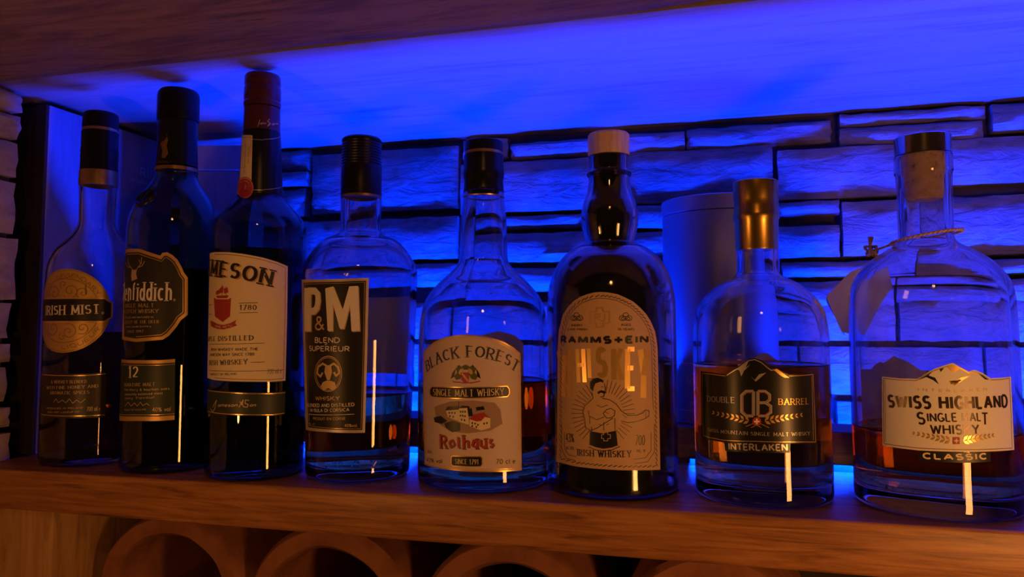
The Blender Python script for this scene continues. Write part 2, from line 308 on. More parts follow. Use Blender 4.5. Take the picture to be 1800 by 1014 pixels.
    ('L',0.39,1,[(5.36,221.85),(5.36,220.62),(4.91,219.46),(4.02,218.42),(2.73,217.57),(1.08,216.95),(-0.88,216.59),(-3.1,216.51),(-5.54,216.73),(-8.13,217.24),(-10.79,218.01),(-13.43,219.02),(-15.89,220.2),(-17.98,221.49),(-19.4,222.81),(-19.71,224.06),(-18.67,225.15),(-16.81,226.08),(-14.4,226.81),(-11.7,227.32),(-8.89,227.59),(-6.12,227.61),(-3.5,227.38),(-1.11,226.91),(0.97,226.21),(2.69,225.31),(3.98,224.26),(4.88,223.09)]),
    ('T', 'JJ&S', '', 'S', 0.2, 4.15, [(-13.59, 220.63), (4.16, 220.48)]),
   ]),
  ]),
  ('cap_signature', 'none', [
   ('lettering','white_print',1,[
    ('L',0.55,0,[(13.42,270.91),(17.48,276.95),(15.52,272.78)]),
    ('T', 'ohn', '', 'I', 0.2, 2.07, [(17.72, 272.82), (29.82, 273.3)]),
    ('L',0.51,0,[(36.68,278.35),(32.0,276.19),(36.78,275.13),(32.15,272.06),(39.26,274.85)]),
    ('T', 'am', '', 'I', 0.2, 2.1, [(40.57, 273.57), (60.15, 275.41)]),
   ]),
   ('rule','silver_foil',1,[
    ('L',0.46,0,[(-29.99,264.59),(-0.31,260.84),(21.61,260.43),(43.94,262.7),(72.77,267.54)]),
    ('L',0.46,0,[(-31.69,223.24),(5.23,220.01),(23.22,220.2),(42.32,222.1),(72.77,226.44)]),
   ]),
  ]),
 ],
 'pm': [
  ('front_label', 'silver_paper', [
   ('border','silver_paper',1,[
    ('P',[(-40.09,149.57),(-11.04,148.32),(6.56,148.36),(25.15,149.29),(24.84,94.86),(24.15,37.16),(6.72,37.44),(-9.93,37.6),(-34.88,36.86),(-37.33,94.06)]),
   ]),
   ('field','black_print',2,[
    ('P',[(-32.44,146.8),(-11.0,146.24),(6.63,146.3),(23.24,147.1),(22.86,94.94),(22.11,39.28),(6.78,39.48),(-9.64,39.66),(-28.01,39.49),(-29.51,94.39)]),
   ]),
   ('rule','gold_foil',3,[
    ('L',0.33,1,[(-29.33,145.61),(-10.98,145.2),(6.66,145.27),(22.28,146.01),(21.88,94.98),(21.1,40.33),(6.81,40.49),(-9.5,40.69),(-25.49,40.66),(-26.86,94.51)]),
   ]),
   ('title_shadow','gold_print',3,[
    ('P',[(-3.39,110.21),(-5.17,140.99),(1.22,142.36),(7.95,125.07),(12.46,142.29),(18.43,142.64),(19.97,110.19),(14.21,109.88),(13.0,128.64),(8.9,111.81),(5.88,111.82),(0.84,130.0),(0.61,110.21)]),
    ('P',[(-28.54,141.89),(-18.94,141.86),(-19.75,109.81),(-29.27,109.74)]),
    ('L',4.78,0,[(-21.78,139.82),(-14.62,139.43),(-12.05,137.07),(-11.7,132.11),(-12.86,127.22),(-15.85,124.63),(-22.25,124.38)]),
    ('T', '&', '', 'N', 0.13, 10.74, [(-16.19, 110.91), (-6.48, 110.94)]),
   ]),
   ('title','white_print',4,[
    ('P',[(-4.12,110.87),(-5.91,141.66),(0.55,143.03),(7.31,125.73),(11.84,142.94),(17.82,143.29),(19.35,110.85),(13.58,110.53),(12.38,129.29),(8.26,112.47),(5.23,112.47),(0.17,130.67),(-0.08,110.87)]),
    ('P',[(-30.27,142.65),(-20.0,142.57),(-20.88,110.47),(-31.14,110.41)]),
    ('L',4.79,0,[(-22.98,140.53),(-15.54,140.12),(-12.91,137.76),(-12.55,132.79),(-13.74,127.9),(-16.82,125.31),(-23.48,125.07)]),
   ]),
   ('lettering','white_print',3,[
    ('T', 'BLEND', '', 'N', 0.17, 4.31, [(-16.39, 101.75), (5.4, 101.93)]),
    ('T', 'SUPERIEUR', '', 'N', 0.17, 4.09, [(-23.67, 95.75), (12.66, 95.79)]),
    ('L',0.54,0,[(-6.58,100.63),(-4.66,101.47)]),
    ('T', 'BLENDED AND DISTILLED', '', 'N', 0.16, 2.65, [(-28.22, 54.38), (16.15, 56.55)]),
    ('T', 'IN ISULA DI CORSICA', '', 'N', 0.16, 2.57, [(-23.57, 51.02), (12.52, 52.92)]),
    ('L',0.33,0,[(-26.39,49.1),(16.2,50.84)]),
   ]),
   ('roundel','gold_print',3,[
    ('L',0.54,1,[(6.66,79.84),(6.41,77.02),(5.67,74.34),(4.46,71.92),(2.82,69.9),(0.82,68.35),(-1.48,67.36),(-3.98,66.98),(-6.6,67.21),(-9.2,68.06),(-11.66,69.48),(-13.81,71.41),(-15.5,73.77),(-16.56,76.44),(-16.88,79.29),(-16.43,82.17),(-15.27,84.93),(-13.52,87.42),(-11.35,89.5),(-8.91,91.08),(-6.35,92.07),(-3.79,92.43),(-1.35,92.14),(0.9,91.22),(2.86,89.73),(4.47,87.73),(5.66,85.33),(6.4,82.66)]),
    ('L',0.37,1,[(5.61,79.83),(5.39,77.24),(4.72,74.77),(3.63,72.55),(2.15,70.69),(0.34,69.26),(-1.73,68.36),(-3.98,68.0),(-6.31,68.22),(-8.62,69.01),(-10.78,70.32),(-12.66,72.11),(-14.12,74.28),(-15.03,76.73),(-15.31,79.35),(-14.93,81.99),(-13.93,84.52),(-12.41,86.8),(-10.51,88.72),(-8.36,90.16),(-6.08,91.07),(-3.8,91.4),(-1.6,91.14),(0.42,90.3),(2.19,88.92),(3.64,87.09),(4.72,84.88),(5.39,82.42)]),
    ('L',1.49,0,[(-5.27,85.42),(-8.74,86.99),(-13.13,84.39),(-14.39,79.8),(-11.0,77.44),(-8.82,80.39)]),
    ('L',1.48,0,[(-2.45,85.47),(0.7,87.15),(3.72,84.72),(4.98,80.64),(2.42,78.17),(0.68,81.01)]),
    ('P',[(-6.24,85.81),(-1.53,85.89),(-0.65,80.99),(-2.51,75.21),(-4.88,75.16),(-7.29,80.85)]),
    ('P',[(-8.91,73.39),(-5.37,74.73),(-2.05,74.81),(1.54,73.65),(2.41,69.99),(-0.26,67.89),(-3.96,69.44),(-7.94,67.67),(-11.11,70.01)]),
   ]),
   ('small_lettering','gold_print',3,[
    ('T', 'WHISKY', '', 'N', 0.17, 3.26, [(-16.68, 59.82), (5.41, 60.64)]),
    ('T', 'PRODUIT EN CORSE', '', 'N', 0.16, 2.03, [(-19.8, 45.51), (9.66, 46.82)]),
    ('T', '40%vol.', '', 'N', 0.16, 2.45, [(8.84, 41.53), (18.74, 41.42)]),
    ('T', '70 cl', '', 'N', 0.16, 2.07, [(-27.82, 40.6), (-17.78, 41.54)]),
   ]),
  ]),
  ('back_label', 'white_paper', [
   ('paper','white_paper',1,[
    ('P',[(95,75),(160,75),(160,138),(95,138)]),
   ]),
  ]),
  ('embossing', 'glass', [
   ('lettering','clear_relief',2,[
    ('T', 'A & M A V E', '', 'N', 0.12, 6.51, [(-29.28, 11.18), (2.28, 12.55), (23.72, 12.34), (47.24, 12.48)]),
   ]),
  ]),
 ],
 'bf': [
  ('front_label', 'pink_paper', [
   ('border','gold_foil',1,[
    ('P',[(-39.38,95.39),(-33.18,99.22),(-25.67,102.58),(-19.13,105.05),(-12.36,106.69),(-5.36,107.9),(1.59,108.31),(9.0,107.93),(16.64,106.75),(23.16,105.17),(29.04,102.79),(35.68,99.19),(41.05,95.16),(41.38,56.4),(41.69,14.93),(25.35,15.18),(6.89,15.48),(-11.74,15.9),(-36.32,16.18),(-38.75,54.59)]),
   ]),
   ('paper','pink_paper',2,[
    ('P',[(-36.85,95.11),(-31.78,98.49),(-24.84,101.7),(-18.56,104.1),(-12.03,105.7),(-5.18,106.89),(1.61,107.3),(8.91,106.92),(16.45,105.76),(22.84,104.21),(28.57,101.88),(35.04,98.36),(39.85,94.7),(40.17,56.47),(40.48,15.99),(25.32,16.16),(6.93,16.46),(-11.57,16.9),(-34.17,17.36),(-36.3,54.84)]),
   ]),
   ('rule','gold_foil',3,[
    ('L',0.27,1,[(-34.75,94.85),(-30.54,97.82),(-24.09,100.9),(-18.05,103.22),(-11.73,104.78),(-5.03,105.96),(1.64,106.37),(8.83,106.0),(16.27,104.85),(22.54,103.32),(28.16,101.04),(34.45,97.59),(38.76,94.28),(39.08,56.53),(39.38,16.96),(25.28,17.08),(6.97,17.37),(-11.41,17.83),(-32.34,18.41),(-34.26,55.05)]),
   ]),
   ('title','navy_print',3,[
    ('T', 'BLACK FOREST', '', 'S', 0.19, 8.13, [(-32.22, 81.57), (-16.33, 88.95), (4.86, 92.81), (25.44, 89.23), (36.94, 81.96)]),
   ]),
   ('griffin','olive_print',3,[
    ('P',[(-0.61,85.78),(-3.04,87.3),(-5.51,84.92),(-4.25,82.23),(-6.76,79.84),(-5.07,77.17),(-2.2,78.01),(-0.6,81.14)]),
    ('P',[(4.1,85.84),(6.4,87.4),(9.07,85.09),(7.94,82.39),(10.21,80.08),(8.7,77.38),(5.65,78.13),(4.11,81.2)]),
    ('P',[(-1.01,86.55),(1.76,87.75),(4.48,86.61),(2.94,84.28),(0.58,84.25)]),
   ]),
   ('griffin_wing','black_print',3,[
    ('P',[(-5.51,84.92),(-8.05,81.75),(-9.34,77.82),(-6.75,79.45)]),
    ('P',[(9.07,85.09),(10.97,82.01),(12.1,78.16),(9.84,79.7)]),
    ('P',[(-3.03,85.74),(-4.27,86.5),(-3.04,87.68)]),
    ('P',[(6.41,85.85),(7.55,86.63),(6.4,87.79)]),
   ]),
   ('griffin_body','gold_print',4,[
    ('P',[(-2.62,84.2),(-0.61,85.4),(-0.2,82.3),(-2.21,80.72),(-3.43,81.86)]),
    ('P',[(6.03,84.31),(4.1,85.45),(3.72,82.36),(5.65,80.83),(6.79,82.0)]),
   ]),
   ('shield','magenta_print',5,[
    ('P',[(-1.81,82.28),(4.11,82.36),(4.11,77.34),(1.79,74.61),(-0.99,77.26)]),
    ('L',0.62,0,[(-7.6,75.94),(-0.59,75.34),(6.42,75.44),(11.73,76.62)]),
   ]),
   ('shield_band','gold_paper',6,[
    ('P',[(-1.4,81.51),(-0.2,81.92),(4.11,77.34),(2.95,76.17)]),
   ]),
   ('banner','gold_foil',3,[
    ('P',[(-29.24,69.78),(-26.65,71.93),(-5.47,72.51),(13.99,72.77),(30.6,73.23),(32.23,70.85),(32.23,67.75),(30.58,65.49),(13.99,65.08),(-5.44,64.39),(-26.59,64.41),(-29.2,66.2)]),
   ]),
   ('banner_field','black_print',4,[
    ('P',[(-28.23,69.45),(-26.02,71.37),(-5.47,71.93),(13.99,72.19),(30.19,72.66),(31.61,70.48),(31.61,67.77),(30.18,66.09),(13.99,65.66),(-5.44,64.97),(-25.97,65.05),(-28.21,66.47)]),
   ]),
   ('banner_lettering','cream_paper',5,[
    ('T', 'SINGLE MALT WHISKY', '', 'S', 0.16, 4.81, [(-24.77, 65.72), (4.52, 66.18), (28.17, 67.12)]),
   ]),
   ('picture_shade','sepia_print',3,[
    ('P',[(-23.54,57.93),(-9.71,62.28),(6.44,63.52),(21.55,61.91),(25.4,57.2),(26.95,47.55),(18.51,43.21),(2.64,41.23),(-9.63,42.2),(-21.24,47.53)]),
   ]),
   ('picture_house','cream_paper',4,[
    ('P',[(-12.83,55.92),(-3.36,57.14),(-2.93,49.08),(-11.45,51.74)]),
    ('P',[(-3.77,57.9),(3.38,58.87),(4.17,47.01),(-3.33,49.07)]),
    ('P',[(4.55,50.84),(13.25,54.74),(18.51,51.62),(18.51,45.12),(12.5,43.28),(4.56,46.25)]),
   ]),
   ('picture_roof','black_print',5,[
    ('P',[(-13.3,56.28),(-11.48,58.71),(-2.96,59.46),(-2.95,57.16)]),
    ('P',[(-3.77,57.9),(-0.55,59.92),(4.15,59.65),(6.84,53.18),(3.77,52.74),(2.99,58.48)]),
    ('P',[(-14.19,47.3),(-7.5,49.26),(-2.12,47.96),(-2.1,42.98),(-7.9,41.53),(-12.78,44.3)]),
    ('P',[(-24.06,50.43),(-17.12,52.15),(-11.89,49.0),(-16.1,46.78),(-22.9,47.39)]),
    ('P',[(8.72,58.94),(13.99,59.71),(14.75,57.41),(9.48,56.65)]),
    ('L',0.34,0,[(-2.95,58.69),(-2.97,62.55)]),
    ('P',[(5.68,58.91),(4.92,56.59),(6.84,53.18),(6.07,57.38)]),
   ]),
   ('picture_red_roof','red_print',5,[
    ('P',[(4.55,50.84),(7.59,53.95),(14.0,55.5),(18.51,51.62),(14.75,52.43),(12.5,49.77),(9.49,49.38)]),
   ]),
   ('picture_window','black_print',6,[
    ('P',[(-2.14,56.41),(-1.34,56.44),(-1.33,55.13),(-2.14,55.11)]),
    ('P',[(-0.54,56.47),(0.25,56.49),(0.26,55.18),(-0.53,55.16)]),
    ('P',[(1.04,56.51),(1.83,56.53),(1.83,55.23),(1.05,55.2)]),
    ('P',[(-2.13,53.72),(-1.33,53.75),(-1.33,52.45),(-2.13,52.42)]),
    ('P',[(-0.53,53.78),(0.26,53.8),(0.26,52.5),(-0.53,52.47)]),
    ('P',[(1.05,53.44),(1.83,53.46),(1.83,52.16),(1.05,52.14)]),
    ('P',[(-1.32,51.06),(-0.52,51.09),(-0.52,49.79),(-1.32,49.76)]),
    ('P',[(0.66,50.74),(1.45,50.77),(1.45,49.46),(0.67,49.44)]),
    ('P',[(-10.57,55.27),(-9.68,55.32),(-9.68,54.0),(-10.56,53.96)]),
    ('P',[(-8.38,55.38),(-7.52,55.43),(-7.52,54.11),(-8.37,54.07)]),
    ('P',[(-6.25,55.48),(-5.41,55.52),(-5.41,54.21),(-6.24,54.17)]),
    ('P',[(-10.12,52.98),(-9.24,53.02),(-9.23,51.71),(-10.11,51.66)]),
    ('P',[(-7.51,52.73),(-6.66,52.77),(-6.66,51.46),(-7.51,51.41)]),
    ('P',[(6.08,48.96),(6.84,48.97),(6.84,47.67),(6.08,47.66)]),
    ('P',[(7.98,48.6),(8.74,48.61),(8.74,47.31),(7.98,47.3)]),
    ('P',[(9.87,47.85),(10.62,47.86),(10.62,46.56),(9.87,46.55)]),
    ('P',[(14.0,48.62),(14.75,48.61),(14.75,47.31),(14.0,47.32)]),
    ('P',[(15.87,48.98),(16.63,48.97),(16.63,47.68),(15.88,47.68)]),
    ('P',[(6.08,47.04),(6.85,47.06),(6.85,45.76),(6.09,45.75)]),
    ('P',[(8.74,46.32),(9.49,46.32),(9.5,45.02),(8.74,45.02)]),
   ]),
   ('distillery_name_outline','black_print',3,[
    ('T', 'Rothaus', '', 'F', 0.25, 9.53, [(-17.49, 29.6), (22.29, 30.91)]),
   ]),
   ('distillery_name','red_print',4,[
    ('T', 'Rothaus', '', 'F', 0.19, 9.54, [(-17.99, 29.94), (21.91, 31.3)]),
   ]),
   ('date_box','gold_foil',3,[
    ('P',[(-9.12,24.56),(-7.84,25.8),(12.14,26.15),(13.26,25.01),(13.26,20.46),(12.14,18.94),(-7.81,18.53),(-9.11,19.96)]),
   ]),
   ('date_field','black_print',4,[
    ('P',[(-8.47,24.41),(-7.41,25.26),(11.77,25.58),(12.7,24.63),(12.7,20.65),(11.77,19.51),(-7.39,19.14),(-8.46,20.2)]),
   ]),
   ('date_lettering','cream_paper',5,[
    ('T', 'SINCE 1791', '', 'S', 0.16, 3.42, [(-5.71, 20.41), (10.65, 20.64)]),
   ]),
   ('lettering','sepia_dark_print',3,[
    ('T', 'Alc.', '', 'B', 0.16, 2.72, [(-31.61, 24.79), (-24.46, 25.34)]),
    ('T', '43% vol', '', 'B', 0.16, 3.08, [(-32.29, 18.78), (-15.96, 19.71)]),
    ('T', '70 cl e', '', 'B', 0.16, 3.46, [(22.29, 20.64), (36.33, 20.09)]),
   ]),
  ]),
  ('back_label', 'pink_paper', [
   ('paper','white_paper',1,[
    ('P',[(130,28),(178,28),(178,100),(170,106),(154,110),(138,106),(130,100)]),
   ]),
  ]),
 ],
 'ram': [
  ('front_label', 'tan_paper', [
   ('paper','tan_paper',1,[
    ('P',[(-38.29,21.94),(-37.09,64.72),(-36.02,99.65),(-34.57,111.34),(-30.26,121.81),(-25.54,126.76),(-20.5,130.89),(-15.76,133.47),(-10.44,135.26),(-5.75,136.31),(-1.2,136.62),(4.37,136.18),(10.25,135.01),(15.38,132.75),(20.6,130.13),(25.14,126.39),(29.59,122.28),(33.47,117.02),(36.66,110.98),(38.03,105.31),(38.92,99.27),(39.59,58.74),(39.76,19.4),(25.09,20.32),(12.04,20.72),(-1.13,21.1),(-19.85,21.25)]),
   ]),
   ('border','black_print',2,[
    ('L',0.5,0,[(-32.89,25.0),(-34.81,27.45)]),
    ('L',0.5,0,[(-32.81,28.36),(-34.72,30.82)]),
    ('L',0.5,0,[(-32.73,31.72),(-34.64,34.2)]),
    ('L',0.49,0,[(-32.64,35.08),(-34.55,37.58)]),
    ('L',0.49,0,[(-32.56,38.45),(-34.46,40.96)]),
    ('L',0.5,0,[(-32.48,41.81),(-34.38,44.34)]),
    ('L',0.5,0,[(-32.4,45.18),(-34.29,47.72)]),
    ('L',0.49,0,[(-32.32,48.55),(-34.21,51.11)]),
    ('L',0.5,0,[(-32.23,51.93),(-34.12,54.49)]),
    ('L',0.5,0,[(-32.15,55.31),(-34.03,57.88)]),
    ('L',0.5,0,[(-32.07,58.68),(-33.95,61.28)]),
    ('L',0.5,0,[(-31.99,62.06),(-33.86,64.67)]),
    ('L',0.5,0,[(-31.91,65.32),(-33.77,67.94)]),
    ('L',0.5,0,[(-31.83,68.45),(-33.68,71.08)]),
    ('L',0.5,0,[(-31.74,71.58),(-33.59,74.23)]),
    ('L',0.5,0,[(-31.66,74.72),(-33.5,77.38)]),
    ('L',0.51,0,[(-31.57,77.85),(-33.42,80.52)]),
    ('L',0.51,0,[(-31.49,80.99),(-33.33,83.67)]),
    ('L',0.5,0,[(-31.4,84.13),(-33.24,86.83)]),
    ('L',0.5,0,[(-31.32,87.27),(-33.15,89.98)]),
    ('L',0.5,0,[(-31.24,90.42),(-33.06,93.14)]),
    ('L',0.5,0,[(-31.15,93.56),(-32.97,96.29)]),
    ('L',0.5,0,[(-31.07,96.71),(-32.89,99.45)]),
    ('L',0.51,0,[(-30.94,100.13),(-32.5,102.95)]),
    ('L',0.5,0,[(-30.53,103.89),(-32.08,106.73)]),
    ('L',0.5,0,[(-30.13,107.66),(-31.66,110.5)]),
    ('L',0.51,0,[(-29.7,111.09),(-30.39,114.09)]),
    ('L',0.5,0,[(-28.47,114.35),(-29.14,117.35)]),
    ('L',0.5,0,[(-27.28,117.59),(-27.93,120.6)]),
    ('L',0.5,0,[(-26.37,120.33),(-25.6,123.3)]),
    ('L',0.5,0,[(-24.34,122.53),(-23.61,125.5)]),
    ('L',0.5,0,[(-22.48,124.66),(-21.27,127.46)]),
    ('L',0.5,0,[(-20.21,126.56),(-19.08,129.35)]),
    ('L',0.5,0,[(-17.36,128.82),(-15.59,131.29)]),
    ('L',0.5,0,[(-14.32,130.59),(-12.1,132.67)]),
    ('L',0.5,0,[(-11.88,131.43),(-9.71,133.5)]),
    ('L',0.5,0,[(-8.63,132.47),(-6.25,134.27)]),
    ('L',0.49,0,[(-4.53,133.31),(-1.93,134.71)]),
    ('L',0.49,0,[(-1.23,133.55),(1.52,134.55)]),
    ('L',0.49,0,[(1.39,133.35),(4.12,134.34)]),
    ('L',0.49,0,[(4.01,133.14),(6.82,133.8)]),
    ('L',0.48,0,[(6.73,132.59),(9.55,133.27)]),
    ('L',0.49,0,[(9.25,132.11),(12.14,132.14)]),
    ('L',0.49,0,[(11.64,131.04),(14.55,131.08)]),
    ('L',0.49,0,[(14.04,129.98),(16.96,129.85)]),
    ('L',0.49,0,[(16.44,128.75),(19.41,128.62)]),
    ('L',0.49,0,[(18.74,127.6),(21.61,126.8)]),
    ('L',0.48,0,[(20.8,125.85),(23.73,125.06)]),
    ('L',0.49,0,[(22.89,124.15),(25.8,123.1)]),
    ('L',0.49,0,[(24.9,122.23),(27.89,121.17)]),
    ('L',0.49,0,[(26.92,120.33),(29.65,118.71)]),
    ('L',0.49,0,[(28.62,117.9),(31.42,116.27)]),
    ('L',0.48,0,[(30.32,115.47),(32.86,113.47)]),
    ('L',0.49,0,[(31.7,112.67),(34.3,110.66)]),
    ('L',0.49,0,[(32.98,110.15),(35.04,107.72)]),
    ('L',0.49,0,[(33.57,107.5),(35.65,105.06)]),
    ('L',0.49,0,[(34.18,104.78),(36.05,102.22)]),
    ('L',0.49,0,[(34.57,101.88),(36.46,99.31)]),
    ('L',0.49,0,[(34.96,98.93),(36.53,96.23)]),
    ('L',0.49,0,[(35.0,95.83),(36.58,93.12)]),
    ('L',0.48,0,[(35.05,92.72),(36.62,90.02)]),
    ('L',0.49,0,[(35.1,89.62),(36.67,86.91)]),
    ('L',0.48,0,[(35.15,86.52),(36.72,83.81)]),
    ('L',0.49,0,[(35.2,83.42),(36.77,80.7)]),
    ('L',0.48,0,[(35.25,80.32),(36.82,77.61)]),
    ('L',0.48,0,[(35.3,77.23),(36.87,74.51)]),
    ('L',0.48,0,[(35.34,74.14),(36.92,71.42)]),
    ('L',0.49,0,[(35.39,71.05),(36.97,68.32)]),
    ('L',0.49,0,[(35.44,67.97),(37.02,65.23)]),
    ('L',0.48,0,[(35.49,64.88),(37.07,62.15)]),
    ('L',0.49,0,[(35.54,61.8),(37.12,59.06)]),
    ('L',0.49,0,[(35.59,58.72),(37.14,55.97)]),
    ('L',0.48,0,[(35.6,55.64),(37.15,52.89)]),
    ('L',0.48,0,[(35.61,52.57),(37.17,49.81)]),
    ('L',0.48,0,[(35.63,49.49),(37.18,46.73)]),
    ('L',0.48,0,[(35.64,46.42),(37.19,43.66)]),
    ('L',0.48,0,[(35.66,43.35),(37.21,40.59)]),
    ('L',0.48,0,[(35.67,40.28),(37.22,37.52)]),
    ('L',0.48,0,[(35.68,37.22),(37.23,34.45)]),
    ('L',0.48,0,[(35.7,34.16),(37.25,31.38)]),
    ('L',0.48,0,[(35.71,31.1),(37.26,28.32)]),
    ('L',0.48,0,[(35.72,28.04),(37.27,25.26)]),
    ('L',0.48,0,[(35.74,24.99),(37.29,22.2)]),
    ('L',0.48,0,[(36.11,22.69),(32.82,21.74)]),
    ('L',0.48,0,[(32.08,22.96),(29.01,21.95)]),
    ('L',0.48,0,[(28.32,23.15),(25.42,22.09)]),
    ('L',0.47,0,[(24.8,23.28),(21.98,22.26)]),
    ('L',0.48,0,[(21.44,23.45),(18.71,22.38)]),
    ('L',0.47,0,[(18.18,23.56),(15.52,22.46)]),
    ('L',0.47,0,[(15.0,23.63),(12.39,22.5)]),
    ('L',0.47,0,[(11.81,23.68),(9.18,22.65)]),
    ('L',0.47,0,[(8.55,23.84),(5.93,22.77)]),
    ('L',0.48,0,[(5.3,23.96),(2.68,22.85)]),
    ('L',0.47,0,[(2.05,24.03),(-0.6,22.89)]),
    ('L',0.47,0,[(-0.98,24.06),(-3.71,23.02)]),
    ('L',0.48,0,[(-3.85,24.2),(-6.63,23.12)]),
    ('L',0.48,0,[(-6.76,24.3),(-9.61,23.18)]),
    ('L',0.48,0,[(-9.75,24.37),(-12.68,23.2)]),
    ('L',0.48,0,[(-12.83,24.39),(-15.88,23.18)]),
    ('L',0.49,0,[(-16.03,24.37),(-19.23,23.1)]),
    ('L',0.48,0,[(-19.7,24.35),(-23.24,23.45)]),
    ('L',0.49,0,[(-24.07,24.75),(-27.97,23.75)]),
    ('L',0.49,0,[(-28.89,25.04),(-33.34,23.91)]),
    ('L',0.3,0,[(-29.36,99.65),(-28.22,110.7),(-24.92,119.96),(-21.39,123.98),(-17.27,127.53),(-13.54,129.66),(-9.04,131.24),(-5.01,132.18),(-1.15,132.45),(3.83,132.06),(8.98,131.03),(13.55,129.0),(18.14,126.65),(22.12,123.34),(25.96,119.67),(29.16,115.07),(31.75,109.77),(32.86,104.71),(33.61,99.05),(34.23,58.98)]),
    ('L',0.34,0,[(-32.15,47.97),(-32.32,30.84),(-27.41,25.49),(-19.82,24.97)]),
    ('L',0.33,0,[(34.98,49.76),(34.63,31.33),(29.25,25.52),(19.76,24.93)]),
    ('L',0.34,0,[(-29.37,42.59),(-29.47,31.99),(-25.37,28.01),(-19.35,27.62)]),
    ('L',0.33,0,[(32.16,44.41),(31.95,32.65),(27.63,28.19),(19.05,27.5)]),
   ]),
   ('cross_emblem','gold_paper',2,[
    ('L',0.82,1,[(-3.74,126.08),(0.66,126.05),(0.64,123.42),(4.62,123.4),(4.54,115.94),(0.57,115.94),(0.54,113.33),(-3.86,113.33),(-3.83,115.95),(-7.97,115.96),(-7.9,123.48),(-3.76,123.45)]),
    ('L',0.75,0,[(-4.93,117.45),(-4.89,121.96),(-1.56,121.94),(-1.58,120.06),(-4.17,119.7),(-0.87,117.44),(1.67,117.43),(1.72,121.92)]),
   ]),
   ('knot','black_print',2,[
    ('L',0.42,1,[(-18.29,119.4),(-18.53,118.66),(-19.21,118.07),(-20.2,117.74),(-21.31,117.75),(-22.33,118.08),(-23.05,118.69),(-23.3,119.44),(-23.03,120.18),(-22.31,120.77),(-21.28,121.1),(-20.17,121.09),(-19.18,120.75),(-18.52,120.15)]),
    ('L',0.42,1,[(-13.25,119.37),(-13.48,118.63),(-14.11,118.05),(-15.02,117.72),(-16.04,117.72),(-16.97,118.06),(-17.62,118.66),(-17.85,119.4),(-17.61,120.14),(-16.95,120.73),(-16.01,121.05),(-14.99,121.04),(-14.08,120.71),(-13.46,120.11)]),
    ('L',0.42,1,[(-15.83,120.9),(-16.06,120.0),(-16.68,119.28),(-17.57,118.88),(-18.58,118.89),(-19.5,119.3),(-20.13,120.03),(-20.36,120.94),(-20.12,121.85),(-19.47,122.57),(-18.54,122.97),(-17.54,122.96),(-16.65,122.54),(-16.04,121.81)]),
    ('L',0.42,1,[(-14.68,119.19),(-14.94,118.73),(-15.67,118.34),(-16.76,118.08),(-18.08,117.99),(-19.43,118.09),(-20.59,118.36),(-21.38,118.76),(-21.65,119.23),(-21.37,119.7),(-20.57,120.09),(-19.41,120.35),(-18.06,120.43),(-16.74,120.33),(-15.65,120.05),(-14.93,119.66)]),
    ('L',0.41,1,[(15.06,119.27),(14.85,118.54),(14.29,117.96),(13.48,117.64),(12.59,117.64),(11.79,117.97),(11.24,118.55),(11.05,119.28),(11.26,120.01),(11.82,120.59),(12.62,120.91),(13.52,120.91),(14.32,120.59),(14.87,120.0)]),
    ('L',0.41,1,[(19.54,119.27),(19.33,118.54),(18.74,117.96),(17.91,117.63),(16.99,117.63),(16.18,117.96),(15.62,118.54),(15.43,119.27),(15.64,120.0),(16.21,120.58),(17.04,120.91),(17.95,120.91),(18.78,120.58),(19.35,120.0)]),
    ('L',0.41,1,[(17.19,120.76),(16.99,119.87),(16.44,119.16),(15.67,118.76),(14.82,118.77),(14.06,119.16),(13.54,119.88),(13.36,120.77),(13.56,121.66),(14.1,122.37),(14.87,122.77),(15.72,122.77),(16.49,122.37),(17.01,121.66)]),
    ('L',0.41,1,[(18.22,119.08),(17.98,118.63),(17.33,118.24),(16.36,117.98),(15.23,117.89),(14.11,117.99),(13.16,118.25),(12.54,118.63),(12.32,119.09),(12.55,119.55),(13.18,119.93),(14.14,120.19),(15.26,120.28),(16.39,120.19),(17.35,119.93),(18.0,119.54)]),
   ]),
   ('band_name','black_print',2,[
    ('T', 'RAMMSTEIN', '', 'X', 0.31, 5.59, [(-32.79, 102.25), (0.43, 102.14), (30.98, 102.58)]),
   ]),
   ('foil_title','gold_foil',2,[
    ('T', 'W', '', 'N', 0.31, 35.42, [(-33.19, 63.91), (-18.57, 65.01)]),
    ('T', 'H', '', 'N', 0.31, 25.06, [(-17.19, 75.21), (-10.68, 75.49)]),
    ('T', 'I', '', 'N', 0.31, 22.0, [(-9.48, 78.52), (-6.81, 78.6)]),
    ('T', 'S', '', 'N', 0.31, 20.74, [(-3.45, 79.8), (3.79, 79.93)]),
    ('T', 'K', '', 'N', 0.31, 23.29, [(6.63, 77.37), (14.18, 77.38)]),
    ('T', 'E', '', 'N', 0.31, 29.26, [(15.2, 71.48), (22.71, 71.36)]),
    ('T', 'Y', '', 'N', 0.31, 35.72, [(23.4, 65.07), (31.2, 64.79)]),
   ]),
   ('sunburst','sepia_dark_print',2,[
    ('L',0.33,0,[(12.84,57.17),(20.59,57.06)]),
    ('L',0.33,0,[(12.68,55.19),(20.32,53.93)]),
    ('L',0.33,0,[(12.27,53.25),(19.63,50.88)]),
    ('L',0.33,0,[(11.6,51.39),(18.52,47.97)]),
    ('L',0.33,0,[(10.7,49.65),(17.04,45.25)]),
    ('L',0.33,0,[(-11.43,48.88),(-18.75,43.9)]),
    ('L',0.33,0,[(-12.39,50.58),(-20.44,46.55)]),
    ('L',0.33,0,[(-13.09,52.42),(-21.7,49.44)]),
    ('L',0.33,0,[(-13.51,54.36),(-22.47,52.51)]),
    ('L',0.33,0,[(-13.64,56.36),(-22.71,55.7)]),
    ('L',0.34,0,[(-13.47,58.38),(-22.41,58.93)]),
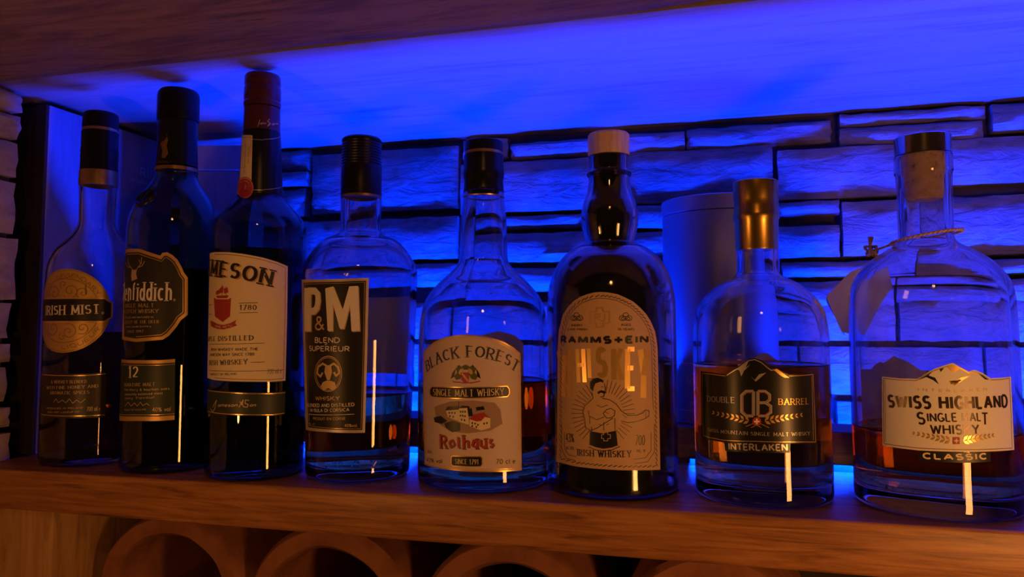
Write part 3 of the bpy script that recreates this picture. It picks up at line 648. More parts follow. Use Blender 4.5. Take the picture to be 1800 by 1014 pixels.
    ('L',0.34,0,[(-13.01,60.38),(-21.58,62.14)]),
    ('L',0.33,0,[(-12.28,62.31),(-20.27,65.25)]),
    ('L',0.33,0,[(-11.29,64.13),(-18.52,68.18)]),
    ('L',0.34,0,[(-10.07,65.8),(-16.41,70.86)]),
    ('L',0.34,0,[(-8.66,67.29),(-14.02,73.24)]),
    ('L',0.34,0,[(-7.08,68.56),(-11.39,75.27)]),
    ('L',0.33,0,[(-5.38,69.58),(-8.61,76.9)]),
    ('L',0.33,0,[(-3.6,70.34),(-5.71,78.1)]),
    ('L',0.33,0,[(-1.75,70.82),(-2.77,78.85)]),
    ('L',0.34,0,[(0.11,71.0),(0.19,79.13)]),
    ('L',0.34,0,[(1.95,70.9),(3.11,78.95)]),
    ('L',0.33,0,[(3.74,70.5),(5.94,78.31)]),
    ('L',0.33,0,[(5.45,69.83),(8.65,77.23)]),
    ('L',0.33,0,[(7.05,68.89),(11.2,75.72)]),
    ('L',0.33,0,[(8.51,67.7),(13.52,73.82)]),
    ('L',0.33,0,[(9.79,66.3),(15.59,71.58)]),
    ('L',0.33,0,[(10.88,64.71),(17.36,69.04)]),
    ('L',0.33,0,[(11.74,62.96),(18.77,66.25)]),
    ('L',0.33,0,[(12.36,61.1),(19.8,63.28)]),
    ('L',0.33,0,[(12.73,59.15),(20.41,60.2)]),
    ('L',0.33,0,[(9.58,48.06),(15.23,42.78)]),
    ('L',0.33,0,[(8.27,46.65),(13.12,40.59)]),
    ('L',0.33,0,[(-8.86,46.03),(-14.33,39.49)]),
    ('L',0.33,0,[(-10.25,47.36),(-16.69,41.53)]),
   ]),
   ('boxer','tan_paper',3,[
    ('P',[(-13.18,61.97),(-8.84,65.16),(-6.9,69.32),(-7.61,74.12),(-7.2,77.84),(-4.56,79.77),(-1.26,79.48),(0.88,76.56),(1.2,72.13),(-0.64,68.4),(-0.66,66.56),(5.42,65.57),(8.96,62.3),(11.41,58.27),(15.73,55.68),(21.71,55.56),(25.65,56.9),(28.13,59.38),(30.65,57.78),(30.16,54.49),(25.99,52.84),(19.75,51.21),(14.21,50.94),(9.21,53.14),(7.44,54.59),(7.05,51.65),(7.71,46.54),(8.65,35.61),(-8.37,34.91),(-7.49,47.48),(-11.35,46.13),(-12.88,50.84),(-13.63,56.73)]),
   ]),
   ('boxer_trunks','black_print',4,[
    ('P',[(-8.65,45.2),(-0.17,44.15),(8.06,46.18),(9.02,36.7),(5.45,35.19),(-0.27,34.27),(-5.37,35.11),(-9.12,36.33)]),
   ]),
   ('boxer_hair','black_print',4,[
    ('P',[(-8.38,72.97),(-8.34,77.06),(-6.43,79.35),(-3.45,80.17),(-0.54,79.12),(0.53,76.92),(-1.64,77.62),(-4.96,76.42),(-6.11,73.79),(-6.51,71.19)]),
    ('P',[(-3.54,70.91),(-1.33,72.08),(0.47,71.75),(2.26,70.68),(0.82,69.91),(-1.35,70.6),(-3.19,69.44)]),
   ]),
   ('boxer_line','black_print',4,[
    ('L',0.41,0,[(-7.27,70.42),(-6.55,66.74),(-8.85,64.42),(-12.38,61.64),(-13.63,57.48),(-12.47,52.35),(-11.73,47.22),(-8.27,45.59),(-3.77,47.67),(2.06,51.56),(6.37,54.21)]),
    ('L',0.4,0,[(0.88,76.56),(1.57,73.62),(1.18,70.66),(0.44,68.06),(-1.74,67.64)]),
    ('L',0.41,0,[(-0.66,66.93),(4.36,65.93),(8.61,63.03),(11.42,59.01),(15.73,56.05),(21.71,55.93),(26.06,57.25),(27.71,59.02),(30.66,58.52),(30.6,55.2),(27.63,53.5),(21.66,51.89),(15.67,51.29),(11.34,52.41)]),
    ('L',0.33,0,[(-10.06,58.43),(-8.95,53.68),(-8.99,49.98)]),
    ('L',0.33,0,[(-8.94,54.79),(-4.45,52.79),(0.66,54.82)]),
    ('L',0.33,0,[(-4.36,62.38),(-1.08,61.02),(2.89,62.59)]),
    ('L',0.4,0,[(2.09,54.12),(-0.04,57.0),(2.14,59.63),(5.01,60.42),(7.49,58.99),(7.1,55.68),(4.59,54.18),(2.09,54.12)]),
    ('L',0.3,0,[(0.69,58.13),(3.55,57.09)]),
    ('L',0.33,0,[(7.44,54.22),(7.35,46.54)]),
    ('L',0.33,0,[(-7.51,45.64),(-7.86,48.2)]),
    ('L',0.33,0,[(0.26,51.5),(0.21,46.0)]),
    ('L',0.29,0,[(-3.01,49.91),(-1.2,49.25)]),
    ('L',0.29,0,[(2.04,49.72),(3.83,50.5)]),
    ('L',0.29,0,[(28.12,58.64),(28.05,54.22)]),
    ('L',0.26,0,[(-1.31,74.3),(0.5,74.33)]),
    ('L',0.26,0,[(12.12,56.81),(14.98,54.22)]),
    ('L',0.37,0,[(-9.9,34.8),(-5.39,33.27),(-0.29,32.81),(5.43,33.73),(10.43,35.98)]),
   ]),
   ('boxer_buckle','tan_paper',5,[
    ('L',0.4,1,[(0.2,44.9),(2.71,44.98),(2.69,43.52),(4.47,43.56),(4.44,41.0),(2.66,40.96),(2.65,39.5),(0.14,39.41),(0.16,40.87),(-1.29,40.81),(-1.26,43.38),(0.18,43.44)]),
   ]),
   ('lettering','black_print',2,[
    ('T', 'SHERRY', '', 'N', 0.18, 1.7, [(-22.64, 113.69), (-13.51, 113.7)]),
    ('T', 'CASK FINISH', '', 'N', 0.18, 1.69, [(-25.58, 111.01), (-10.34, 111.07)]),
    ('T', 'AGED', '', 'N', 0.18, 1.68, [(12.08, 114.06), (18.72, 114.05)]),
    ('T', '10 YEARS', '', 'N', 0.18, 1.68, [(9.88, 111.09), (20.96, 111.06)]),
    ('T', '43%', '', 'N', 0.14, 5.98, [(-27.83, 36.35), (-20.6, 36.79)]),
    ('T', 'ALC.VOL.', '', 'N', 0.16, 2.24, [(-27.88, 31.44), (-20.2, 31.99)]),
    ('T', '700', '', 'N', 0.14, 6.59, [(20.68, 36.56), (27.35, 36.26)]),
    ('T', 'mL e', '', 'N', 0.14, 2.56, [(21.37, 31.79), (27.69, 31.84)]),
    ('T', 'IRISH WHISKEY', '', 'S', 0.22, 4.38, [(-18.48, 28.46), (-0.33, 28.8), (17.96, 28.99)]),
   ]),
  ]),
 ],
 'db': [
  ('front_label', 'black_print', [
   ('paper','black_paper',1,[
    ('P',[(-47.37,84.1),(-34.03,83.78),(-23.84,83.23),(-19.64,86.29),(-13.55,90.42),(-9.77,93.36),(-6.11,94.13),(-1.58,92.44),(3.52,87.93),(6.15,87.95),(11.11,85.16),(14.2,84.1),(23.14,84.33),(32.91,84.78),(33.43,61.82),(33.53,40.78),(22.92,41.44),(14.07,41.68),(13.57,36.17),(-6.14,35.6),(-26.17,34.65),(-26.85,39.92),(-36.2,40.13),(-47.59,39.93),(-47.46,62.32)]),
   ]),
   ('rule','gold_foil',2,[
    ('L',0.42,0,[(14.17,83.05),(23.1,83.28),(31.39,83.77),(31.94,61.9),(32.08,41.94),(22.95,42.48),(14.09,42.72),(-5.98,42.57),(-26.81,41.35),(-36.16,41.59),(-45.37,41.74),(-46.0,62.48),(-45.27,82.73),(-34.06,82.68),(-24.65,82.11)]),
    ('L',0.25,0,[(30.39,82.74),(30.22,43.11)]),
   ]),
   ('mountain','silver_foil',2,[
    ('L',0.53,0,[(-23.86,82.51),(-19.29,85.59),(-16.4,87.13),(-12.87,90.09),(-9.79,92.29),(-6.13,93.07),(-2.26,91.37),(1.57,87.91),(3.49,86.52),(6.13,86.9),(10.07,84.46),(14.14,82.0)]),
    ('P',[(-16.76,86.76),(-12.88,89.73),(-9.8,91.94),(-11.56,87.99),(-8.85,89.84),(-12.63,85.83),(-14.42,82.22),(-15.38,85.74)]),
    ('P',[(-9.0,83.11),(-6.42,80.37),(-3.73,83.95),(0.52,85.09),(-1.8,82.94),(-5.79,79.33)]),
   ]),
   ('mountain_foil','gold_foil',3,[
    ('P',[(4.81,86.89),(6.81,87.6),(10.42,84.81),(14.14,82.0),(11.37,82.01),(8.37,83.76)]),
   ]),
   ('initials','silver_foil',2,[
    ('L',1.93,0,[(-7.24,73.3),(-7.58,58.19)]),
    ('L',1.95,0,[(-7.24,73.3),(-11.56,73.12),(-14.34,70.51),(-14.57,60.24),(-11.9,57.95),(-7.58,58.19)]),
    ('L',1.92,0,[(-4.62,73.39),(-4.97,58.32)]),
    ('L',1.74,0,[(-4.62,73.39),(-0.4,73.5),(2.15,71.46),(2.07,68.32),(-0.24,66.52),(-4.46,66.38)]),
    ('L',1.74,0,[(-0.24,66.52),(2.63,64.49),(2.54,60.66),(-0.43,58.49),(-4.97,58.32)]),
   ]),
   ('initials_outline','red_print',3,[
    ('L',0.32,0,[(-7.59,72.58),(-11.58,72.42),(-14.01,69.82),(-14.22,60.62),(-11.89,58.65),(-7.9,58.88)]),
    ('L',0.31,0,[(-4.31,72.7),(-0.42,72.8),(1.81,71.1),(1.75,68.31),(-0.23,66.87),(2.31,64.48),(2.22,61.0),(-0.41,59.19),(-4.63,59.03)]),
   ]),
   ('lettering','silver_foil',2,[
    ('T', 'DOUBLE', '', 'S', 0.14, 3.92, [(-40.27, 64.55), (-18.67, 65.28)]),
    ('T', 'SWISS MOUNTAIN SINGLE MALT WHISKY', '', 'S', 0.15, 2.26, [(-40.87, 45.33), (-5.9, 46.06), (27.65, 46.41)]),
    ('T', 'INTERLAKEN', '', 'N', 0.2, 4.52, [(-23.8, 35.66), (-6.12, 36.65), (12.22, 37.21)]),
   ]),
   ('foil_lettering','gold_foil',2,[
    ('T', 'BARREL', '', 'S', 0.15, 4.03, [(7.24, 65.26), (27.47, 65.27)]),
   ]),
   ('wheat','gold_foil',2,[
    ('P',[(-1.15,55.33),(1.0,56.33),(1.86,58.66),(-0.29,57.68)]),
    ('P',[(-1.15,55.33),(0.23,53.44),(2.52,53.32),(1.14,55.22)]),
    ('P',[(1.82,55.92),(3.81,56.82),(4.61,58.97),(2.62,58.07)]),
    ('P',[(1.82,55.92),(3.09,54.17),(5.22,54.04),(3.94,55.8)]),
    ('P',[(4.81,56.48),(6.65,57.29),(7.39,59.25),(5.54,58.44)]),
    ('P',[(4.81,56.48),(5.98,54.87),(7.95,54.74),(6.77,56.36)]),
    ('P',[(7.83,57.02),(9.53,57.74),(10.22,59.5),(8.51,58.79)]),
    ('P',[(7.83,57.02),(8.91,55.55),(10.73,55.42),(9.64,56.89)]),
    ('P',[(10.91,57.53),(12.47,58.16),(13.1,59.74),(11.54,59.11)]),
    ('P',[(10.91,57.53),(11.9,56.2),(13.58,56.07),(12.57,57.4)]),
    ('P',[(14.07,58.01),(15.5,58.55),(16.07,59.95),(14.64,59.41)]),
    ('P',[(14.07,58.01),(14.98,56.82),(16.5,56.69),(15.58,57.88)]),
    ('P',[(17.34,58.46),(18.63,58.92),(19.16,60.13),(17.86,59.67)]),
    ('P',[(17.34,58.46),(18.16,57.42),(19.54,57.29),(18.71,58.34)]),
    ('P',[(20.76,58.88),(21.91,59.26),(22.38,60.29),(21.22,59.91)]),
    ('P',[(20.76,58.88),(21.49,57.98),(22.73,57.86),(21.98,58.76)]),
    ('P',[(-10.3,54.88),(-12.5,54.73),(-14.03,52.91),(-11.81,53.08)]),
    ('P',[(-10.3,54.88),(-10.88,57.05),(-12.84,57.94),(-12.25,55.76)]),
    ('P',[(-13.26,55.39),(-15.34,55.23),(-16.79,53.54),(-14.69,53.71)]),
    ('P',[(-13.26,55.39),(-13.81,57.4),(-15.66,58.2),(-15.11,56.19)]),
    ('P',[(-16.3,55.88),(-18.26,55.72),(-19.63,54.15),(-17.64,54.33)]),
    ('P',[(-16.3,55.88),(-16.82,57.72),(-18.56,58.44),(-18.04,56.6)]),
    ('P',[(-19.44,56.34),(-21.28,56.18),(-22.57,54.74),(-20.7,54.92)]),
    ('P',[(-19.44,56.34),(-19.92,58.01),(-21.57,58.65),(-21.08,56.98)]),
    ('P',[(-22.71,56.78),(-24.44,56.61),(-25.65,55.31),(-23.89,55.48)]),
    ('P',[(-22.71,56.78),(-23.16,58.28),(-24.71,58.84),(-24.24,57.34)]),
    ('P',[(-26.14,57.18),(-27.77,57.02),(-28.91,55.85),(-27.25,56.02)]),
    ('P',[(-26.14,57.18),(-26.57,58.51),(-28.02,59.0),(-27.59,57.67)]),
    ('P',[(-29.81,57.55),(-31.32,57.39),(-32.4,56.35),(-30.84,56.52)]),
    ('P',[(-29.81,57.55),(-30.21,58.71),(-31.57,59.13),(-31.16,57.96)]),
    ('P',[(-33.78,57.88),(-35.19,57.72),(-36.2,56.81),(-34.74,56.98)]),
    ('P',[(-33.78,57.88),(-34.15,58.87),(-35.42,59.2),(-35.04,58.21)]),
    ('L',0.35,0,[(-9.07,50.75),(-4.1,53.82),(1.34,51.24)]),
    ('L',0.35,0,[(-3.19,51.07),(-7.36,53.65),(-12.39,51.23)]),
   ]),
   ('emblem','red_print',4,[
    ('P',[(-3.1,54.91),(-3.28,53.94),(-3.75,53.09),(-4.45,52.43),(-5.31,52.06),(-6.22,52.01),(-7.06,52.3),(-7.75,52.88),(-8.18,53.7),(-8.32,54.65),(-8.14,55.62),(-7.66,56.49),(-6.95,57.15),(-6.09,57.52),(-5.18,57.57),(-4.34,57.27),(-3.67,56.68),(-3.24,55.85)]),
   ]),
   ('emblem_cross','white_print',5,[
    ('P',[(-6.12,56.52),(-5.2,56.56),(-5.28,53.06),(-6.2,53.02)]),
    ('P',[(-7.26,55.2),(-4.13,55.35),(-4.15,54.37),(-7.28,54.22)]),
   ]),
  ]),
  ('capsule_seam', 'none', [  # real seam; its thin vertical highlight is drawn in as silver
   ('line','silver_foil',1,[
    ('L',0.46,0,[(-22.73,210.02),(-24.08,199.62)]),
    ('L',0.47,0,[(-24.17,198.45),(-24.27,193.39)]),
    ('L',0.46,0,[(-25.23,184.94),(-26.78,165.66)]),
   ]),
  ]),
  ('back_label', 'white_paper', [
   ('paper','white_paper',1,[
    ('P',[(91.07,84.1),(104.41,83.78),(114.6,83.23),(118.8,86.29),(124.89,90.42),(128.67,93.36),(132.33,94.13),(136.86,92.44),(141.96,87.93),(144.59,87.95),(149.55,85.16),(152.64,84.1),(161.58,84.33),(171.35,84.78),(171.87,61.82),(171.97,40.78),(161.36,41.44),(152.51,41.68),(152.01,36.17),(132.3,35.6),(112.27,34.65),(111.59,39.92),(102.24,40.13),(90.85,39.93),(90.98,62.32)]),
   ]),
  ]),
 ],
 'sw': [
  ('front_label', 'white_paper', [
   ('paper','white_paper',1,[
    ('P',[(-40.36,82.87),(-29.4,82.5),(-19.73,82.66),(-15.32,85.84),(-11.28,88.63),(-6.16,90.74),(-1.3,92.47),(2.91,89.89),(6.95,87.63),(10.05,88.62),(14.76,86.66),(19.43,83.67),(27.67,83.85),(35.62,84.26),(35.46,61.86),(35.49,41.88),(25.12,41.91),(17.34,41.85),(3.64,41.46),(-7.64,41.22),(-20.59,40.71),(-30.88,40.79),(-41.64,40.96),(-41.16,62.72)]),
   ]),
   ('rule','bronze_print',2,[
    ('L',0.39,0,[(-19.77,81.66),(-29.44,81.48),(-39.28,81.9),(-40.02,62.84),(-40.46,42.17),(-30.83,42.14),(-20.54,42.04),(-7.6,42.52),(3.69,42.75),(17.41,43.14),(25.2,43.2),(33.4,43.03),(33.81,61.95),(33.88,83.33),(27.61,82.86),(19.38,82.69)]),
    ('L',0.24,0,[(-38.22,80.93),(-39.3,43.36)]),
   ]),
   ('mountain','gold_foil',2,[
    ('L',0.45,0,[(-19.75,81.99),(-15.35,85.18),(-11.31,87.64),(-6.2,89.75),(-1.34,91.48),(2.88,89.24),(6.91,86.65),(10.01,87.64),(14.71,85.68),(18.68,83.03)]),
    ('P',[(-4.22,90.12),(-1.34,91.48),(2.01,89.23),(-0.36,87.23),(-2.61,87.84)]),
    ('P',[(-2.89,79.96),(2.39,83.99),(7.77,85.35),(3.5,82.7),(-0.65,79.36),(-3.95,81.9)]),
   ]),
   ('mountain_shade','black_print',2,[
    ('P',[(-19.17,82.02),(-15.07,84.86),(-11.61,87.3),(-13.94,84.9),(-10.61,83.69),(-8.79,79.79),(-11.78,82.32),(-15.11,83.86)]),
    ('P',[(12.15,86.34),(14.7,85.35),(18.31,82.71),(15.93,83.06)]),
    ('P',[(-8.19,88.71),(-5.93,89.42),(-7.69,87.07)]),
   ]),
   ('region_lettering','gold_print',2,[
    ('T', 'I N T E R L A K E N', '', 'N', 0.16, 1.8, [(-19.68, 75.65), (-2.22, 75.39), (16.97, 76.52)]),
   ]),
   ('title','dark_foil',2,[
    ('T', 'SWISS HIGHLAND', '', 'N', 0.27, 8.19, [(-36.72, 64.21), (-4.55, 65.34), (31.58, 66.33)]),
   ]),
   ('subtitle','dark_foil',2,[
    ('T', 'S', '', 'N', 0.2, 7.62, [(-20.37, 55.63), (-16.06, 55.98)]),
    ('T', 'INGLE', '', 'N', 0.2, 5.37, [(-15.44, 57.68), (-0.01, 58.5)]),
    ('T', 'MAL', '', 'N', 0.2, 5.34, [(2.28, 58.57), (12.85, 59.02)]),
    ('T', 'T', '', 'N', 0.18, 7.45, [(12.75, 56.75), (17.04, 56.71)]),
    ('T', 'WHISKY', '', 'N', 0.19, 5.98, [(-14.0, 50.55), (11.57, 51.58)]),
   ]),
   ('wheat','gold_foil',3,[
    ('P',[(2.16,47.87),(4.08,48.82),(4.86,51.01),(2.92,50.06)]),
    ('P',[(2.16,47.87),(3.38,46.13),(5.45,46.05),(4.2,47.8)]),
    ('P',[(4.32,48.35),(6.13,49.21),(6.86,51.22),(5.04,50.36)]),
    ('P',[(4.32,48.35),(5.47,46.74),(7.41,46.65),(6.24,48.27)]),
    ('P',[(6.53,48.81),(8.21,49.59),(8.9,51.42),(7.2,50.65)]),
    ('P',[(6.53,48.81),(7.6,47.33),(9.4,47.24),(8.32,48.73)]),
    ('P',[(8.78,49.26),(10.34,49.95),(10.98,51.61),(9.4,50.92)]),
    ('P',[(8.78,49.26),(9.77,47.91),(11.45,47.82),(10.44,49.17)]),
    ('P',[(11.09,49.69),(12.53,50.3),(13.11,51.78),(11.66,51.17)]),
    ('P',[(11.09,49.69),(12.0,48.47),(13.55,48.38),(12.62,49.6)]),
    ('P',[(13.46,50.1),(14.78,50.63),(15.32,51.94),(13.99,51.41)]),
    ('P',[(13.46,50.1),(14.3,49.02),(15.71,48.92),(14.86,50.01)]),
    ('P',[(15.92,50.49),(17.11,50.95),(17.6,52.08),(16.4,51.63)]),
    ('P',[(15.92,50.49),(16.67,49.54),(17.95,49.45),(17.18,50.4)]),
    ('P',[(18.48,50.86),(19.54,51.24),(19.98,52.21),(18.91,51.83)]),
    ('P',[(18.48,50.86),(19.15,50.05),(20.29,49.96),(19.61,50.78)]),
    ('P',[(-4.35,47.59),(-6.18,47.44),(-7.44,45.75),(-5.61,45.92)]),
    ('P',[(-4.35,47.59),(-4.84,49.6),(-6.47,50.4),(-5.98,48.4)]),
    ('P',[(-6.84,48.06),(-8.53,47.9),(-9.68,46.33),(-8.0,46.5)]),
    ('P',[(-6.84,48.06),(-7.29,49.9),(-8.79,50.64),(-8.34,48.79)]),
    ('P',[(-9.33,48.5),(-10.87,48.35),(-11.93,46.91),(-10.39,47.07)]),
    ('P',[(-9.33,48.5),(-9.74,50.19),(-11.11,50.86),(-10.7,49.16)]),
    ('P',[(-11.82,48.93),(-13.22,48.78),(-14.19,47.47),(-12.78,47.62)]),
    ('P',[(-11.82,48.93),(-12.19,50.47),(-13.44,51.06),(-13.07,49.53)]),
    ('P',[(-14.32,49.35),(-15.59,49.21),(-16.46,48.02),(-15.19,48.16)]),
    ('P',[(-14.32,49.35),(-14.66,50.73),(-15.79,51.26),(-15.45,49.88)]),
    ('P',[(-16.84,49.75),(-17.98,49.62),(-18.76,48.55),(-17.62,48.69)]),
    ('P',[(-16.84,49.75),(-17.15,50.97),(-18.16,51.44),(-17.86,50.21)]),
    ('P',[(-19.4,50.13),(-20.4,50.01),(-21.1,49.08),(-20.09,49.2)]),
    ('P',[(-19.4,50.13),(-19.67,51.2),(-20.56,51.6),(-20.29,50.53)]),
    ('P',[(-22.0,50.5),(-22.87,50.39),(-23.47,49.59),(-22.6,49.7)]),
    ('P',[(-22.0,50.5),(-22.23,51.41),(-23.01,51.75),(-22.77,50.84)]),
   ]),
   ('emblem','red_print',4,[
    ('P',[(-2.88,49.62),(0.51,49.76),(0.37,45.87),(-3.02,45.72)]),
   ]),
   ('emblem_cross','white_print',5,[
    ('P',[(-1.5,49.03),(-0.93,49.05),(-1.03,46.46),(-1.59,46.43)]),
    ('P',[(-2.38,48.02),(-0.12,48.12),(-0.14,47.47),(-2.4,47.37)]),
   ]),
   ('tab','black_print',2,[
    ('P',[(-20.6,40.38),(-7.66,40.73),(3.62,41.14),(17.33,41.53),(17.06,36.06),(3.4,35.33),(-7.86,35.03),(-20.79,34.74)]),
   ]),
   ('tab_lettering','cream_paper',3,[
    ('T', 'CLASSIC', '', 'N', 0.25, 3.89, [(-18.74, 35.97), (-2.24, 36.53), (15.44, 37.38)]),
   ]),
  ]),
  ('back_label', 'white_paper', [
   ('paper','white_paper',1,[
    ('P',[(123.42,82.87),(134.38,82.5),(144.05,82.66),(148.46,85.84),(152.5,88.63),(157.62,90.74),(162.48,92.47),(166.69,89.89),(170.73,87.63),(173.83,88.62),(178.54,86.66),(183.21,83.67),(191.45,83.85),(199.4,84.26),(199.24,61.86),(199.27,41.88),(188.9,41.91),(181.12,41.85),(167.42,41.46),(156.14,41.22),(143.19,40.71),(132.9,40.79),(122.14,40.96),(122.62,62.72)]),
   ]),
  ]),
 ],
}
STONES = [(0.1346, 0.2615, 0.3085, 0.3201), (0.134, 0.2584, 0.2878, 0.3064), (0.2656, 0.3126, 0.294, 0.3195), (-0.0117, 0.1268, 0.2951, 0.3158), (-0.0962, -0.0141, 0.2958, 0.3144), (-0.1983, -0.0993, 0.2949, 0.3116), (-0.2537, -0.2028, 0.2984, 0.3194), (-0.4403, -0.2595, 0.2441, 0.3141), (-0.2562, -0.0748, 0.2366, 0.292), (-0.0717, 0.0714, 0.2403, 0.2946), (0.0757, 0.2024, 0.238, 0.287), (0.2057, 0.3152, 0.2457, 0.2883), (-0.5284, -0.4445, 0.2974, 0.3215), (-0.5277, -0.4455, 0.2783, 0.2947), (-0.527, -0.4502, 0.2417, 0.2751), (-0.4449, -0.2587, 0.1872, 0.2344), (-0.2561, -0.1151, 0.2183, 0.2325), (-0.256, -0.0974, 0.1819, 0.2131), (-0.1114, -0.0971, 0.2149, 0.2305), (-0.0947, 0.0714, 0.214, 0.2373), (-0.095, 0.0707, 0.1827, 0.2099), (0.0748, 0.1313, 0.2217, 0.2352), (0.0739, 0.1303, 0.1799, 0.2111), (0.1332, 0.1917, 0.1806, 0.2331), (0.1948, 0.3125, 0.1793, 0.2343), (-0.5259, -0.4494, 0.1917, 0.2377), (-0.5248, -0.4449, 0.1589, 0.1863), (-0.4419, -0.2572, 0.1569, 0.1826), (-0.2559, -0.0978, 0.1502, 0.1758), (-0.0953, 0.0742, 0.155, 0.1769), (0.0774, 0.1709, 0.1606, 0.1755), (0.0768, 0.1701, 0.1322, 0.1563), (0.1739, 0.3107, 0.1606, 0.1743), (0.1731, 0.3098, 0.1354, 0.1564)]
LEVEL = {'irish': 107.9, 'glen': 159.3, 'jam': 172.7, 'pm': 62.5, 'bf': 73.6, 'db': 88.0, 'sw': 48.7}

# ------------------------------------------------------------------ materials
MATS = {}


def mat(name, color=(.8, .8, .8), rough=.5, metal=0.0, spec=.5, trans=0.0, ior=1.45, coat=0.0, emit=None, estr=0.0):
    m = bpy.data.materials.new(name)
    m.use_nodes = True
    b = m.node_tree.nodes['Principled BSDF']
    b.inputs['Base Color'].default_value = (*color, 1)
    b.inputs['Roughness'].default_value = rough
    b.inputs['Metallic'].default_value = metal
    b.inputs['Specular IOR Level'].default_value = spec
    b.inputs['Transmission Weight'].default_value = trans
    b.inputs['IOR'].default_value = ior
    b.inputs['Coat Weight'].default_value = coat
    if emit:
        b.inputs['Emission Color'].default_value = (*emit, 1)
        b.inputs['Emission Strength'].default_value = estr
    MATS[name] = m
    return m


def nd(m, kind, **kw):
    n = m.node_tree.nodes.new(kind)
    for k, v in kw.items():
        if k in n.bl_rna.properties and k not in ('location',):
            setattr(n, k, v)
    return n


def ramp(m, stops):
    r = m.node_tree.nodes.new('ShaderNodeValToRGB')
    e = r.color_ramp.elements
    e[0].position, e[0].color = stops[0][0], (*stops[0][1], 1)
    e[1].position, e[1].color = stops[-1][0], (*stops[-1][1], 1)
    for p, c in stops[1:-1]:
        x = e.new(p)
        x.color = (*c, 1)
    return r


def textured(name, stops, scale=(1, 1, 1), nscale=8.0, detail=6.0, rough=.6, bump=.2, bdist=.002, distortion=0.0, coat=0.0, spec=.4, rough2=None):
    """noise stretched along the axes drives colour and fine relief"""
    m = mat(name, rough=rough, coat=coat, spec=spec)
    m.node_tree.nodes['Principled BSDF'].inputs['Coat Roughness'].default_value = .38
    nt = m.node_tree
    b = nt.nodes['Principled BSDF']
    tc = nt.nodes.new('ShaderNodeTexCoord')
    mp = nt.nodes.new('ShaderNodeMapping')
    mp.inputs['Scale'].default_value = scale
    nt.links.new(tc.outputs['Object'], mp.inputs['Vector'])
    n = nt.nodes.new('ShaderNodeTexNoise')
    n.inputs['Scale'].default_value = nscale
    n.inputs['Detail'].default_value = detail
    n.inputs['Roughness'].default_value = .62
    n.inputs['Distortion'].default_value = distortion
    nt.links.new(mp.outputs[0], n.inputs['Vector'])
    r = ramp(m, stops)
    nt.links.new(n.outputs[0], r.inputs[0])
    nt.links.new(r.outputs[0], b.inputs['Base Color'])
    bp = nt.nodes.new('ShaderNodeBump')
    bp.inputs['Strength'].default_value = bump
    bp.inputs['Distance'].default_value = bdist
    nt.links.new(n.outputs[0], bp.inputs['Height'])
    nt.links.new(bp.outputs[0], b.inputs['Normal'])
    return m


oak = [(.28, (.10, .036, .010)), (.45, (.30, .118, .034)), (.56, (.40, .17, .052)), (.75, (.48, .22, .075))]
textured('oak_wood', oak, (1.6, 16, 26), 9.0, 7, .42, .22, .0012, .6, coat=.12)
textured('dark_oak', [(.3, (.05, .02, .008)), (.55, (.12, .05, .02)), (.8, (.17, .075, .03))], (1.6, 16, 26), 9.0, 6, .5, .2, .001, .5)
textured('pine_ceiling', [(0.25, (0.165, 0.121, 0.083)), (0.45, (0.319, 0.242, 0.171)), (0.62, (0.352, 0.275, 0.198)), (0.85, (0.275, 0.204, 0.138))], (1.1, 14, 14), 6.0, 7, .5, .12, .001, .9, coat=.1)
textured('rough_plank', [(.25, (.07, .042, .026)), (.42, (.21, .125, .07)), (.58, (.34, .21, .12)), (.68, (.15, .085, .05)), (.85, (.40, .25, .14))], (2.2, 15, 15), 4.5, 8, .6, .5, .004, 1.2)
textured('post_wood', [(.3, (.32, .16, .06)), (.55, (.50, .28, .12)), (.8, (.58, .34, .16))], (16, 16, 2), 7, 6, .6, .2, .001, .7)
textured('stone_face', [(0.25, (0.088, 0.072, 0.055)), (0.45, (0.22, 0.193, 0.16)), (0.6, (0.286, 0.253, 0.215)), (0.8, (0.341, 0.308, 0.264))], (8, 8, 26), 3.6, 12, .85, 1.0, .0065, .5)
textured('mortar', [(.3, (.05, .04, .035)), (.7, (.09, .075, .06))], (1, 1, 1), 40, 6, .95, .6, .003)
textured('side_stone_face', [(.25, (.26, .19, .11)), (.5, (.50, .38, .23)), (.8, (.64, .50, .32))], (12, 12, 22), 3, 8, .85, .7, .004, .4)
textured('terracotta', [(.25, (.16, .055, .025)), (.5, (.30, .115, .055)), (.7, (.36, .15, .075)), (.85, (.24, .09, .045))], (1, 1, 1), 26, 8, .85, .5, .002)
textured('light_wood', [(.3, (.48, .30, .16)), (.55, (.72, .50, .30)), (.8, (.78, .57, .36))], (60, 60, 7), 5, 5, .55, .15, .0006, .5)
textured('cork', [(.30, (.10, .05, .02)), (.40, (.52, .34, .19)), (.6, (.66, .46, .28)), (.8, (.72, .53, .34))], (1, 1, 1), 190, 6, .8, .5, .0008)
textured('box_card', [(0.3, (0.204, 0.192, 0.204)), (0.7, (0.252, 0.24, 0.252))], (30, 30, 4), 5, 5, .5, .1, .0005)
textured('shaded_card', [(.3, (.022, .014, .010)), (.7, (.04, .026, .018))], (30, 30, 4), 5, 5, .45, .1, .0005)  # wine box front, not reached by the blue; that shade is in the colour
textured('pale_box_card', [(0.3, (0.18, 0.162, 0.144)), (0.7, (0.228, 0.204, 0.18))], (30, 30, 4), 5, 5, .6, .1, .0005)
textured('cord_fibre', [(.3, (.28, .12, .04)), (.7, (.62, .38, .16))], (1, 1, 1), 300, 3, .6, .3, .0006)
textured('concrete', [(.3, (.12, .10, .085)), (.7, (.2, .17, .15))], (1, 1, 1), 12, 6, .9, .3, .002)

